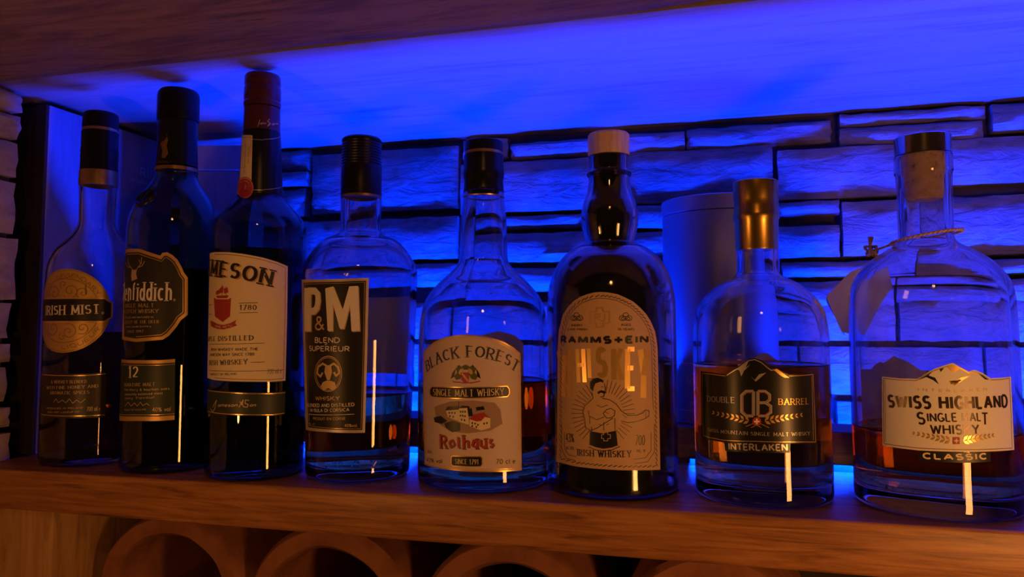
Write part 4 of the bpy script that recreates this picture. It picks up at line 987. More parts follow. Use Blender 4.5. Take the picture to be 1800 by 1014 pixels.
mat('clear_glass', (1, 1, 1), 0.0, trans=1.0, ior=1.48)
mat('green_glass', (.22, .46, .34), 0.0, trans=1.0, ior=1.5)
mat('deep_green_glass', (.16, .36, .28), 0.0, trans=1.0, ior=1.5)
mat('amber_liquid', (.86, .30, .055), 0.0, trans=1.0, ior=1.36)
mat('pale_amber_liquid', (.93, .48, .14), 0.0, trans=1.0, ior=1.36)
mat('dark_amber_liquid', (.55, .14, .02), 0.0, trans=1.0, ior=1.36)
mat('black_lacquer', (.006, .005, .005), .12, coat=.6)
mat('black_cap', (.006, .0055, .006), .34, spec=.28)
mat('black_foil', (.007, .0065, .007), .26, spec=.35)
mat('maroon_cap', (.075, .012, .014), .35, coat=.3)
mat('green_black_foil', (.008, .009, .008), .3, spec=.35)
mat('bronze_foil', (.55, .34, .13), .34, metal=.9)
mat('gold_foil_cap', (.72, .43, .10), .27, metal=1.0)
mat('silver_metal', (.62, .56, .50), .14, metal=1.0)
mat('tube_metal', (.30, .30, .32), .38, metal=.92)
mat('aluminium', (.5, .5, .5), .4, metal=1.0)
mat('led_diffuser', (.6, .6, .6), .5, emit=LED_COLOR, estr=LED_POWER)
# papers and inks
for n, c, r, me in (
        ('gold_paper', (.62, .38, .13), .42, .45), ('gold_foil', (.80, .50, .15), .28, .6), ('gold_print', (.60, .44, .24), .5, .25), ('bronze_print', (.24, .13, .04), .5, .2),
        ('silver_foil', (.55, .51, .48), .3, .5), ('silver_paper', (.58, .50, .45), .4, .4), ('dark_foil', (.07, .05, .045), .25, .5),
        ('white_print', (.80, .76, .72), .55, 0), ('black_print', (.012, .010, .010), .4, 0), ('black_paper', (.012, .011, .011), .3, 0),
        ('dark_paper', (.022, .020, .016), .45, 0), ('brown_paper', (.030, .020, .012), .42, 0), ('green_paper', (.020, .032, .022), .45, 0),
        ('cream_paper', (.80, .68, .46), .55, 0), ('white_paper', (.80, .76, .72), .55, 0), ('pink_paper', (.66, .52, .50), .5, 0), ('tan_paper', (.56, .36, .21), .6, 0),
        ('red_print', (.40, .035, .03), .5, 0), ('magenta_print', (.42, .05, .16), .5, 0), ('navy_print', (.035, .04, .085), .5, 0), ('olive_print', (.10, .12, .045), .5, 0),
        ('sepia_print', (.36, .24, .20), .6, 0), ('sepia_dark_print', (.09, .045, .03), .55, 0), ('grey_print', (.5, .5, .5), .5, 0)):
    mat(n, c, r, metal=me)
MATS['clear_relief'] = MATS['clear_glass']


# ------------------------------------------------------------------ helpers
def link(name, me, m=None, parent=None, smooth=False):
    o = bpy.data.objects.new(name, me)
    col.objects.link(o)
    if m:
        me.materials.append(MATS[m])
    if parent:
        o.parent = parent
    if smooth:
        for p in me.polygons:
            p.use_smooth = True
    return o


def frombm(name, bm, m=None, parent=None, smooth=False, sharp=None):
    me = bpy.data.meshes.new(name)
    bm.normal_update()
    bm.to_mesh(me)
    bm.free()
    o = link(name, me, m, parent, smooth)
    if sharp is not None:
        me.set_sharp_from_angle(angle=sharp)
    return o


def tag(o, label, cat, group=None, kind=None):
    if label:
        o['label'] = label
    if cat:
        o['category'] = cat
    if group:
        o['group'] = group
    if kind:
        o['kind'] = kind
    return o


def empty(name, loc):
    o = bpy.data.objects.new(name, None)
    o.empty_display_size = .02
    col.objects.link(o)
    o.location = loc
    return o


def boxbm(x0, x1, y0, y1, z0, z1, bev=0.0, seg=2):
    bm = bmesh.new()
    bmesh.ops.create_cube(bm, size=1.0)
    for v in bm.verts:
        v.co = Vector(((x0 + x1) / 2 + v.co.x * (x1 - x0), (y0 + y1) / 2 + v.co.y * (y1 - y0), (z0 + z1) / 2 + v.co.z * (z1 - z0)))
    if bev:
        bmesh.ops.bevel(bm, geom=list(bm.edges), offset=bev, segments=seg, affect='EDGES', profile=.5)
    return bm


def spline(pts, sub=5):
    """Catmull-Rom through (r, z) points"""
    out = []
    n = len(pts)
    for i in range(n - 1):
        p0, p1, p2, p3 = pts[max(0, i - 1)], pts[i], pts[i + 1], pts[min(n - 1, i + 2)]
        seg = math.dist(p1, p2)
        k = sub if seg > .6 else 2
        m1 = [(p2[j] - p0[j]) / max(1e-6, math.dist(p0, p2)) * seg * .9 for j in (0, 1)]
        m2 = [(p3[j] - p1[j]) / max(1e-6, math.dist(p1, p3)) * seg * .9 for j in (0, 1)]
        for s in range(k):
            t = s / k
            h = (2 * t ** 3 - 3 * t ** 2 + 1, t ** 3 - 2 * t ** 2 + t, -2 * t ** 3 + 3 * t ** 2, t ** 3 - t ** 2)
            out.append(tuple(h[0] * p1[j] + h[1] * m1[j] + h[2] * p2[j] + h[3] * m2[j] for j in (0, 1)))
    out.append(pts[-1])
    return out


def lathe(pts, seg=72, knurl=None):
    """pts: closed or axis-to-axis list of (r, z) in millimetres"""
    bm = bmesh.new()
    rings = []
    for r, z in pts:
        if r < 1e-4:
            rings.append([bm.verts.new((0, 0, z / 1000))])
        else:
            ring = []
            for i in range(seg):
                a = 2 * math.pi * i / seg
                rr = r
                if knurl and knurl[0] <= z <= knurl[1]:
                    rr = r * (1 - knurl[2] * (i % 2))
                ring.append(bm.verts.new((rr * math.sin(a) / 1000, -rr * math.cos(a) / 1000, z / 1000)))
            rings.append(ring)
    pairs = list(zip(rings, rings[1:]))
    for a, b in pairs:
        if len(a) == 1 and len(b) == 1:
            continue
        for i in range(seg):
            j = (i + 1) % seg
            if len(a) == 1:
                bm.faces.new((a[0], b[i], b[j]))
            elif len(b) == 1:
                bm.faces.new((a[i], b[0], a[j]))
            else:
                bm.faces.new((a[i], b[i], b[j], a[j]))
    bmesh.ops.recalc_face_normals(bm, faces=list(bm.faces))
    return bm


def offset_in(pts, t):
    out = []
    n = len(pts)
    for i, (r, z) in enumerate(pts):
        a, b = pts[max(0, i - 1)], pts[min(n - 1, i + 1)]
        dr, dz = b[0] - a[0], b[1] - a[1]
        l = math.hypot(dr, dz) or 1
        out.append((r + dz / l * t, z - dr / l * t))
    return out


def interp(z, pts):
    """radius at height z for a list of (r, z) ordered from top to bottom"""
    if z >= pts[0][1]:
        return pts[0][0]
    for a, b in zip(pts, pts[1:]):
        if a[1] >= z >= b[1]:
            return b[0] + (a[0] - b[0]) * (z - b[1]) / max(1e-6, a[1] - b[1])
    return pts[-1][0]


def tube_path(pts, rad, seg=8, closed=False):
    bm = bmesh.new()
    n = len(pts)
    rings = []
    for i, p in enumerate(pts):
        a = pts[i - 1] if (i > 0 or closed) else pts[i]
        b = pts[(i + 1) % n] if (i < n - 1 or closed) else pts[i]
        t = (Vector(b) - Vector(a)).normalized()
        u = t.cross(Vector((.31, .2, .93))).normalized()
        v = t.cross(u)
        rr = rad(i / max(1, n - 1)) if callable(rad) else rad
        rings.append([bm.verts.new(Vector(p) + (u * math.cos(2 * math.pi * k / seg) + v * math.sin(2 * math.pi * k / seg)) * rr) for k in range(seg)])
    m = n if closed else n - 1
    for i in range(m):
        a, b = rings[i], rings[(i + 1) % n]
        for k in range(seg):
            bm.faces.new((a[k], a[(k + 1) % seg], b[(k + 1) % seg], b[k]))
    if not closed:
        bm.faces.new(rings[0][::-1])
        bm.faces.new(rings[-1])
    return bm


# ------------------------------------------------------------------ drawn lettering (pen strokes, cap height 1)
def AR(cx, cy, rx, ry, a0, a1, n=12):
    return [(cx + rx * math.cos(math.radians(a0 + (a1 - a0) * i / n)), cy + ry * math.sin(math.radians(a0 + (a1 - a0) * i / n))) for i in range(n + 1)]


GL = {
    'A': (.74, [[(0, 0), (.37, 1)], [(.37, 1), (.74, 0)], [(.13, .34), (.61, .34)]]),
    'B': (.58, [[(0, 0), (0, 1)], [(0, 1), (.28, 1)] + AR(.3, .765, .25, .235, 90, -90)[1:] + [(0, .53)], [(.3, .53)] + AR(.31, .265, .27, .265, 90, -90)[1:] + [(0, 0)]]),
    'C': (.66, [AR(.36, .5, .36, .5, 48, 312, 18)]),
    'D': (.68, [[(0, 0), (0, 1)], [(0, 1), (.25, 1)] + AR(.26, .5, .42, .5, 90, -90, 16)[1:] + [(0, 0)]]),
    'E': (.54, [[(0, 0), (0, 1)], [(0, 1), (.54, 1)], [(0, .52), (.45, .52)], [(0, 0), (.54, 0)]]),
    'F': (.52, [[(0, 0), (0, 1)], [(0, 1), (.52, 1)], [(0, .52), (.43, .52)]]),
    'G': (.7, [AR(.36, .5, .36, .5, 48, 360, 20)[:-1] + [(.70, .38)], [(.42, .42), (.70, .42)], [(.70, .42), (.70, .08)]]),
    'H': (.66, [[(0, 0), (0, 1)], [(.66, 0), (.66, 1)], [(0, .52), (.66, .52)]]),
    'I': (.08, [[(.04, 0), (.04, 1)]]),
    'J': (.4, [[(.4, 1), (.4, .25)] + AR(.2, .22, .2, .22, 0, -170, 8)]),
    'K': (.64, [[(0, 0), (0, 1)], [(.62, 1), (.03, .44)], [(.2, .6), (.64, 0)]]),
    'L': (.5, [[(0, 0), (0, 1)], [(0, 0), (.5, 0)]]),
    'M': (.84, [[(.02, 0), (.06, 1)], [(.06, 1), (.42, .12)], [(.42, .12), (.78, 1)], [(.78, 1), (.82, 0)]]),
    'N': (.68, [[(0, 0), (0, 1)], [(0, 1), (.68, 0)], [(.68, 0), (.68, 1)]]),
    'O': (.76, [AR(.38, .5, .38, .5, 0, 360, 24)]),
    'P': (.56, [[(0, 0), (0, 1)], [(0, 1), (.27, 1)] + AR(.28, .72, .28, .28, 90, -90)[1:] + [(0, .44)]]),
    'Q': (.76, [AR(.38, .5, .38, .5, 0, 360, 24), [(.42, .2), (.76, -.08)]]),
    'R': (.62, [[(0, 0), (0, 1)], [(0, 1), (.27, 1)] + AR(.28, .74, .27, .26, 90, -90)[1:] + [(0, .48)], [(.25, .48), (.62, 0)]]),
    'S': (.54, [AR(.27, .745, .25, .255, 35, 250, 12) + [(.30, .5)] + AR(.27, .26, .27, .26, 70, -145, 12)]),
    'T': (.62, [[(.31, 0), (.31, 1)], [(0, 1), (.62, 1)]]),
    'U': (.64, [[(0, 1), (0, .3)] + AR(.32, .32, .32, .32, 180, 360, 12) + [(.64, 1)]]),
    'V': (.7, [[(0, 1), (.35, 0)], [(.35, 0), (.7, 1)]]),
    'W': (1.0, [[(0, 1), (.25, 0)], [(.25, 0), (.5, .9)], [(.5, .9), (.75, 0)], [(.75, 0), (1, 1)]]),
    'X': (.66, [[(0, 0), (.66, 1)], [(0, 1), (.66, 0)]]),
    'Y': (.68, [[(0, 1), (.34, .46)], [(.68, 1), (.34, .46)], [(.34, .46), (.34, 0)]]),
    'Z': (.58, [[(0, 1), (.58, 1)], [(.58, 1), (0, 0)], [(0, 0), (.58, 0)]]),
    '0': (.56, [AR(.28, .5, .28, .5, 0, 360, 20)]),
    '1': (.3, [[(.02, .82), (.2, 1)], [(.2, 1), (.2, 0)]]),
    '2': (.54, [AR(.27, .73, .26, .27, 165, -20, 10) + [(.42, .45), (0, 0)], [(0, 0), (.54, 0)]]),
    '3': (.52, [AR(.25, .76, .24, .24, 150, -80, 10) + AR(.25, .26, .27, .26, 80, -150, 10)]),
    '4': (.56, [[(.42, 0), (.42, 1)], [(.42, 1), (0, .3)], [(0, .3), (.56, .3)]]),
    '5': (.52, [[(.46, 1), (.08, 1), (.04, .54)] + AR(.25, .32, .27, .32, 130, -150, 12)]),
    '6': (.54, [AR(.27, .3, .27, .3, 0, 360, 16), [(.01, .36), (.1, .72), (.4, 1)]]),
    '7': (.52, [[(0, 1), (.52, 1)], [(.52, 1), (.16, 0)]]),
    '8': (.54, [AR(.27, .76, .22, .24, 0, 360, 14), AR(.27, .26, .27, .26, 0, 360, 14)]),
    '9': (.54, [AR(.27, .7, .27, .3, 0, 360, 16), [(.53, .64), (.44, .28), (.14, 0)]]),
    '%': (.8, [AR(.16, .76, .16, .22, 0, 360, 10), AR(.64, .24, .16, .22, 0, 360, 10), [(.14, 0), (.66, 1)]]),
    '&': (.76, [[(.74, 0), (.2, .66)] + AR(.33, .8, .17, .19, 200, -20, 10) + [(.46, .66), (.12, .42)] + AR(.28, .24, .26, .24, 130, 330, 8) + [(.7, .42)]]),
    '.': (.08, [[(.04, 0), (.04, .1)]]),
    '-': (.3, [[(0, .4), (.3, .4)]]),
    ' ': (.26, []),
    'a': (.46, [AR(.22, .33, .22, .33, 30, 330, 12), [(.44, .68), (.44, 0)]]),
    'b': (.48, [[(.02, 1), (.02, 0)], AR(.25, .33, .22, .33, 150, -150, 12)]),
    'c': (.44, [AR(.24, .34, .24, .34, 48, 312, 12)]),
    'd': (.48, [AR(.22, .33, .22, .33, 30, 330, 12), [(.46, 1), (.46, 0)]]),
    'e': (.48, [[(.02, .36), (.46, .36)] + AR(.24, .34, .23, .34, 5, 310, 14)]),
    'f': (.34, [[(.12, 0), (.12, .78)] + AR(.28, .8, .16, .2, 180, 70, 6), [(-.02, .66), (.32, .66)]]),
    'g': (.48, [AR(.22, .34, .22, .33, 30, 330, 12), [(.46, .68), (.46, -.1)] + AR(.24, -.1, .22, .2, 0, -150, 8)]),
    'h': (.48, [[(.02, 1), (.02, 0)], [(.02, .44)] + AR(.24, .44, .21, .24, 160, 0, 8) + [(.45, 0)]]),
    'i': (.08, [[(.04, .68), (.04, 0)], [(.04, .88), (.04, .97)]]),
    'j': (.2, [[(.16, .68), (.16, -.1)] + AR(.04, -.1, .12, .18, 0, -90, 5), [(.16, .88), (.16, .97)]]),
    'k': (.44, [[(.02, 1), (.02, 0)], [(.4, .68), (.04, .3)], [(.16, .42), (.44, 0)]]),
    'l': (.08, [[(.04, 1), (.04, 0)]]),
    'm': (.74, [[(.02, .68), (.02, 0)], [(.02, .46)] + AR(.2, .46, .17, .22, 160, 0, 7) + [(.37, 0)], [(.37, .46)] + AR(.55, .46, .17, .22, 160, 0, 7) + [(.72, 0)]]),
    'n': (.48, [[(.02, .68), (.02, 0)], [(.02, .44)] + AR(.24, .44, .21, .24, 160, 0, 8) + [(.45, 0)]]),
    'o': (.5, [AR(.25, .34, .25, .34, 0, 360, 16)]),
    'p': (.48, [[(.02, .68), (.02, -.3)], AR(.25, .34, .22, .33, 150, -150, 12)]),
    'r': (.3, [[(.02, .68), (.02, 0)], [(.02, .42)] + AR(.22, .44, .2, .24, 165, 70, 5)]),
    's': (.38, [AR(.19, .51, .17, .17, 35, 250, 8) + AR(.19, .17, .19, .17, 70, -145, 8)]),
    't': (.3, [[(.12, .92), (.12, .18)] + AR(.26, .18, .14, .18, 180, 290, 5), [(0, .67), (.28, .67)]]),
    'u': (.48, [[(.02, .68), (.02, .24)] + AR(.23, .24, .21, .24, 180, 340, 8), [(.46, .68), (.46, 0)]]),
    'v': (.46, [[(0, .68), (.23, 0)], [(.23, 0), (.46, .68)]]),
    'w': (.68, [[(0, .68), (.17, 0)], [(.17, 0), (.34, .6)], [(.34, .6), (.51, 0)], [(.51, 0), (.68, .68)]]),
    'x': (.44, [[(0, 0), (.44, .68)], [(0, .68), (.44, 0)]]),
    'y': (.46, [[(0, .68), (.23, .02)], [(.46, .68), (.12, -.3)]]),
    'z': (.4, [[(0, .68), (.4, .68)], [(.4, .68), (0, 0)], [(0, 0), (.4, 0)]]),
}


def stroke_quads(pts, width, thin=1.0, out=None):
    """quads along a polyline; the pen gets thinner on level strokes"""
    n = len(pts)
    closed = n > 3 and math.dist(pts[0], pts[-1]) < 1e-4
    for i in range(n - 1):
        (x0, y0), (x1, y1) = pts[i], pts[i + 1]
        l = math.hypot(x1 - x0, y1 - y0)
        if l < 1e-6:
            continue
        tx, ty = (x1 - x0) / l, (y1 - y0) / l
        w = width * (thin + (1 - thin) * abs(ty)) / 2
        e0 = e1 = 0.0
        if i > 0 or closed:
            e0 = w * .35
        if i < n - 2 or closed:
            e1 = w * .35
        a, b = (x0 - tx * e0, y0 - ty * e0), (x1 + tx * e1, y1 + ty * e1)
        nx, ny = -ty * w, tx * w
        out.append([(a[0] - nx, a[1] - ny), (b[0] - nx, b[1] - ny), (b[0] + nx, b[1] + ny), (a[0] + nx, a[1] + ny)])


def text_quads(s, pre, font, wt, h, base):
    """quads in label millimetres for a text drawn along a baseline of 2 or more points"""
    seglen = [math.dist(a, b) for a, b in zip(base, base[1:])]
    L = sum(seglen)
    serif = font in 'SGF'
    gap = (.17 if serif else .12) + (wt * .9 if font != 'I' else .08)
    if font == 'X':
        gap = .06 + wt
    if font == 'F':
        gap = .12 + wt * .7

    def width(t):
        return sum(GL.get(c, GL['-'])[0] + gap for c in t)
    nat = max(1e-6, width(s) - gap + wt)
    sx = L / (h * nat)
    wt *= min(1.0, max(.38, sx ** .8))
    thin = {'S': .38, 'G': .42, 'F': .5}.get(font, .9)
    x = -width(pre)
    quads = []
    for c in pre + s:
        w, strokes = GL.get(c, GL['-'])
        if font == 'X' and c == 'T':
            w, strokes = .7, [[(.35, 0), (.35, 1)], [(0, .5), (.7, .5)]]
        if font == 'F' and c.islower() and c != 't':
            strokes = [[st[0]] + st[3:-1:4] + [st[-1]] if len(st) > 6 else st for st in strokes]
        for st in strokes:
            p = []
            for gx, gy in st:
                yy = wt / 2 + gy * (1 - wt) if gy >= 0 else gy
                xx = (x + gx + wt / 2)
                if font == 'I':
                    xx += (yy - .3) * .35
                p.append((xx * h * sx, yy * h))
            stroke_quads(p, wt * h, thin, quads)
            if serif and len(st) <= 3:
                for k, e in ((0, st[0]), (-1, st[-1])):
                    o = st[1] if k == 0 else st[-2]
                    if abs(e[1] - o[1]) > .25 * abs(e[0] - o[0]) + .02 and min(abs(e[1]), abs(e[1] - 1), abs(e[1] - .68)) < .01:
                        px, py = p[k]
                        sw = wt * h * (1.0 if font != 'F' else .75)
                        sy = -wt * h / 2 if e[1] < .1 else wt * h / 2
                        th = wt * h * .36 * (1 if sy < 0 else -1)
                        quads.append([(px - sw, py + sy), (px + sw, py + sy), (px + sw, py + sy + th), (px - sw, py + sy + th)])
        x += w + gap
    # bend along the baseline
    cum = [0]
    for l in seglen:
        cum.append(cum[-1] + l)
    n = len(base)
    tang = []
    for i in range(n):
        a, b = base[max(0, i - 1)], base[min(n - 1, i + 1)]
        l = math.dist(a, b) or 1
        tang.append(((b[0] - a[0]) / l, (b[1] - a[1]) / l))

    def at(d):
        i = 0
        while i < n - 2 and d > cum[i + 1]:
            i += 1
        t = (d - cum[i]) / max(1e-6, seglen[i])
        if n == 2 or t < 0 or t > 1:
            tx, ty = (base[i + 1][0] - base[i][0]) / seglen[i], (base[i + 1][1] - base[i][1]) / seglen[i]
            if n > 2:
                tx, ty = tang[0] if t < 0 else tang[-1]
                q = base[0] if t < 0 else base[-1]
                dd = d - (0 if t < 0 else cum[-1])
                return (q[0] + tx * dd, q[1] + ty * dd), (tx, ty)
            return (base[i][0] + tx * (d - cum[i]), base[i][1] + ty * (d - cum[i])), (tx, ty)
        a, b, ta, tb = base[i], base[i + 1], tang[i], tang[i + 1]
        l = seglen[i]
        hh = (2 * t ** 3 - 3 * t ** 2 + 1, t ** 3 - 2 * t ** 2 + t, -2 * t ** 3 + 3 * t ** 2, t ** 3 - t ** 2)
        q = tuple(hh[0] * a[j] + hh[1] * ta[j] * l + hh[2] * b[j] + hh[3] * tb[j] * l for j in (0, 1))
        tx, ty = ta[0] + (tb[0] - ta[0]) * t, ta[1] + (tb[1] - ta[1]) * t
        m = math.hypot(tx, ty)
        return q, (tx / m, ty / m)
    res = []
    for qd in quads:
        r = []
        for px, py in qd:
            q, (tx, ty) = at(px)
            r.append((q[0] - ty * py, q[1] + tx * py))
        res.append(r)
    return res


def shapes_bm(shapes):
    """flat bmesh in (u, v) millimetres for papers, lines and lettering"""
    bm = bmesh.new()
    for s in shapes:
        if s[0] == 'P':
            vs_ = [bm.verts.new((p[0], p[1], 0)) for p in s[1]]
            f = bm.faces.new(vs_)
            f.normal_update()
            if f.normal.z < 0:
                f.normal_flip()
            r = bmesh.ops.triangulate(bm, faces=[f])
        else:
            quads = []
            if s[0] == 'L':
                pts = list(s[3]) + ([s[3][0]] if s[2] else [])
                fine = []
                for a, b in zip(pts, pts[1:]):
                    k = max(1, int(math.dist(a, b) / 2.5))
                    fine += [(a[0] + (b[0] - a[0]) * i / k, a[1] + (b[1] - a[1]) * i / k) for i in range(k)]
                fine.append(pts[-1])
                stroke_quads(fine, s[1], 1.0, quads)
            else:
                quads = text_quads(*s[1:])
            for q in quads:
                f = bm.faces.new([bm.verts.new((p[0], p[1], 0)) for p in q])
                f.normal_update()
                if f.normal.z < 0:
                    f.normal_flip()
    us = [v.co.x for v in bm.verts]
    if any(s[0] == 'P' for s in shapes):
        u0, u1 = min(us), max(us)
        k = int((u1 - u0) / 2.2)
        for i in range(1, k + 1):
            g = list(bm.verts) + list(bm.edges) + list(bm.faces)
            bmesh.ops.bisect_plane(bm, geom=g, plane_co=(u0 + i * (u1 - u0) / (k + 1), 0, 0), plane_no=(1, 0, 0), dist=1e-5)
    return bm


# ------------------------------------------------------------------ setting
CEIL = .324
SHELF_F = .479
WALLY = .77
rng = random.Random(7)


def stone_mesh(w, h, depth, proud, seed, name):
    """a split-faced stone: local x width, z height, face towards -y, back at y = depth"""
    nx, nz = max(5, min(18, int(w / .011))), max(4, min(9, int(h / .010)))
    bm = bmesh.new()
    g = {}
    for j in range(nz + 1):
        for i in range(nx + 1):
            s, t = i / nx, j / nz
            x, z = (s - .5) * w, (t - .5) * h
            q = Vector((x * 28 + seed * 3.1, z * 70, seed * 1.7))
            edge = min(min(s, 1 - s) * w, min(t, 1 - t) * h)
            d = noise.noise(q) * .0036 + noise.noise(q * 2.3) * .0018 + noise.noise(Vector((x * 9 + seed, z * 22, 3.3))) * .004
            rnd = max(0.0, 1 - edge / .0055)
            y = -proud - d + rnd * rnd * .0055
            jx = noise.noise(Vector((t * 5 + seed, 0, seed))) * .0018 if i in (0, nx) else 0
            jz = noise.noise(Vector((s * w * 45 + seed, 7, seed))) * .0016 if j in (0, nz) else 0
            g[i, j] = bm.verts.new((x + jx, y, z + jz))
    for j in range(nz):
        for i in range(nx):
            bm.faces.new((g[i, j], g[i + 1, j], g[i + 1, j + 1], g[i, j + 1]))
    loop = [g[i, 0] for i in range(nx)] + [g[nx, j] for j in range(nz)] + [g[i, nz] for i in range(nx, 0, -1)] + [g[0, j] for j in range(nz, 0, -1)]
    back = [bm.verts.new((v.co.x, depth, v.co.z)) for v in loop]
    m = len(loop)
    for i in range(m):
        bm.faces.new((loop[(i + 1) % m], loop[i], back[i], back[(i + 1) % m]))
    bm.faces.new(back)
    me = bpy.data.meshes.new(name)
    bmesh.ops.recalc_face_normals(bm, faces=list(bm.faces))
    bm.to_mesh(me)
    bm.free()
    for p in me.polygons:
        p.use_smooth = True
    me.set_sharp_from_angle(angle=.9)
    return me


wall_back = frombm('wall_back', boxbm(-.80, .62, WALLY + .018, WALLY + .10, -.30, CEIL), 'mortar')
tag(wall_back, 'split-faced stone wall at the back of the niche, lit blue', 'wall', kind='structure')
rects = list(STONES)
# courses lower down, mostly behind the bottles, and the ends of the courses outside the photograph
z = min(a[2] for a in STONES if a[2] > .12) - .006
z = .139
while z > -.02:
    h = rng.choice((.022, .030, .040, .046))
    x = -.56 + rng.random() * .05
    while x < .58:
        w = rng.uniform(.09, .20)
        rects.append((x, min(x + w, .60), z - h, z))
        x += w + .005
    z -= h + .006
z = CEIL - .004
while z > .15:
    h = rng.choice((.026, .040, .060))
    rects.append((-.70, -.525, max(z - h, .142), z))
    rects.append((.285 + .012, .285 + .14, max(z - h, .142), z))
    rects.append((.285 + .147, .285 + .30, max(z - h, .142), z))
    z -= h + .007
for i, (x0, x1, z0, z1) in enumerate(rects):
    pr = rng.uniform(-.003, .006)
    me = stone_mesh(x1 - x0, z1 - z0, .022, pr, i + 1, 'stone')
    o = link('stone', me, 'stone_face', wall_back)
    o.location = ((x0 + x1) / 2, WALLY, (z0 + z1) / 2)

wall_left = frombm('wall_left', boxbm(-.90, -.597, .16, .520, -.30, CEIL), 'mortar')
tag(wall_left, 'warm lit stone wall at the end of the niche', 'wall', kind='structure')
zs = [.3225, .303, .279, .245, .193, .136, .102, .080, .047, .024, -.02, -.06]
for i, (zt, zb) in enumerate(zip(zs, zs[1:])):
    y1 = .522
    for k, ln in enumerate((.13 + .03 * ((i * 7) % 3), .12, .12)):
        y0 = y1 - ln
        gp = .0035 + (.003 if i in (3, 6, 8) else 0)
        me = stone_mesh(ln - .004, zt - zb - gp, .02, rng.uniform(-.002, .004), 300 + i * 3 + k, 'stone')
        o = link('stone', me, 'side_stone_face', wall_left)
        o.location = (-.583, (y0 + y1) / 2, (zt + zb) / 2)
        o.rotation_euler = (0, 0, math.radians(90))
        y1 = y0
        if y1 < .2:
            break
corner = frombm('wall_left_return', boxbm(-.90, -.70, .5205, WALLY + .10, -.30, CEIL), 'mortar')
tag(corner, 'dark end of the niche behind the wine box', 'wall', kind='structure')
wr = frombm('wall_right', boxbm(.605, .70, .30, WALLY + .10, -.30, CEIL), 'side_stone_face')
tag(wr, 'stone wall closing the far end of the niche', 'wall', kind='structure')

ceil = frombm('ceiling', boxbm(-.90, .70, .492, WALLY + .10, CEIL, CEIL + .04), 'pine_ceiling')
tag(ceil, 'smooth pine board over the niche, lit blue from below', 'ceiling', kind='structure')
# rough front plank with a waney edge hanging a little lower
bm = bmesh.new()
nx, ny = 90, 18
vv = {}
for i in range(nx + 1):
    for j in range(ny + 1):
        x = -.90 + 1.6 * i / nx
        t = j / ny
        yb = .487 + .0025 * noise.noise(Vector((x * 9, 2, 0))) - max(0, x + .05) * .06
        y = .33 + (yb - .33) * t
        e = (yb - y)
        zz = CEIL - .006 - .0022 * noise.noise(Vector((x * 6, y * 22, 5))) + .0075 * max(0, 1 - e / .016) ** 2
        vv[i, j] = bm.verts.new((x, y, zz))
for i in range(nx):
    for j in range(ny):
        bm.faces.new((vv[i, j], vv[i, j + 1], vv[i + 1, j + 1], vv[i + 1, j]))
edge = [vv[i, 0] for i in range(nx)] + [vv[nx, j] for j in range(ny)] + [vv[i, ny] for i in range(nx, 0, -1)] + [vv[0, j] for j in range(ny, 0, -1)]
top = [bm.verts.new((v.co.x, v.co.y, CEIL + .04)) for v in edge]
for i in range(len(edge)):
    k = (i + 1) % len(edge)
    bm.faces.new((edge[i], edge[k], top[k], top[i]))
bm.faces.new(top)
bmesh.ops.recalc_face_normals(bm, faces=list(bm.faces))
plank = frombm('trim_1', bm, 'rough_plank', smooth=True, sharp=.9)
tag(plank, 'rough dark plank along the front of the niche ceiling', 'plank', kind='structure')

floor = frombm('floor', boxbm(-.90, .70, .10, WALLY + .10, -.22, -.178), 'concrete')
tag(floor, 'dark floor slab under the clay pipes', 'floor', kind='structure')

# ------------------------------------------------------------------ shelf, riser, led strip, support, pipes
bm = boxbm(-.582, .604, SHELF_F, .636, -.031, 0, .0022, 3)
shelf = frombm('shelf_board', bm, 'oak_wood', smooth=True, sharp=.6)
tag(shelf, 'thick oak shelf board carrying the row of bottles', 'shelf')
riser = empty('riser_step', (0, .636, 0))
tag(riser, 'low dark wooden step behind the bottles on the shelf', 'step')
o = frombm('step_board', boxbm(-.576, .604, .0002, .054, .0046, .0305, .0012), 'dark_oak', riser)
for fx in (-.56, -.36, -.02, .30, .58):
    frombm('foot', boxbm(fx - .008, fx + .008, .006, .046, .0, .0045, .0006), 'dark_oak', riser)
frombm('support_block', boxbm(-.030, .062, .0765, .108, .0, .0305, .0008), 'dark_oak', riser)
frombm('support_block', boxbm(-.575, -.450, .0545, .090, .0, .0305, .0008), 'dark_oak', riser)
o = frombm('base_board', boxbm(-.69, .604, .0002, .150, -.031, -.0002), 'dark_oak', riser)
led = empty('led_strip', (0, .705, 0))
tag(led, 'blue glowing led strip in the groove behind the dark step', 'light strip')
frombm('channel', boxbm(-.43, .60, -.005, .005, .0002, .0046), 'aluminium', led)
frombm('diffuser', boxbm(-.43, .60, -.0012, .0012, .0047, .0060), 'led_diffuser', led)

post = frombm('support_post', boxbm(-.60, -.501, .488, .62, -.1775, -.0312, .002), 'post_wood', smooth=True, sharp=.6)
tag(post, 'pale wooden post carrying the end of the shelf', 'post')


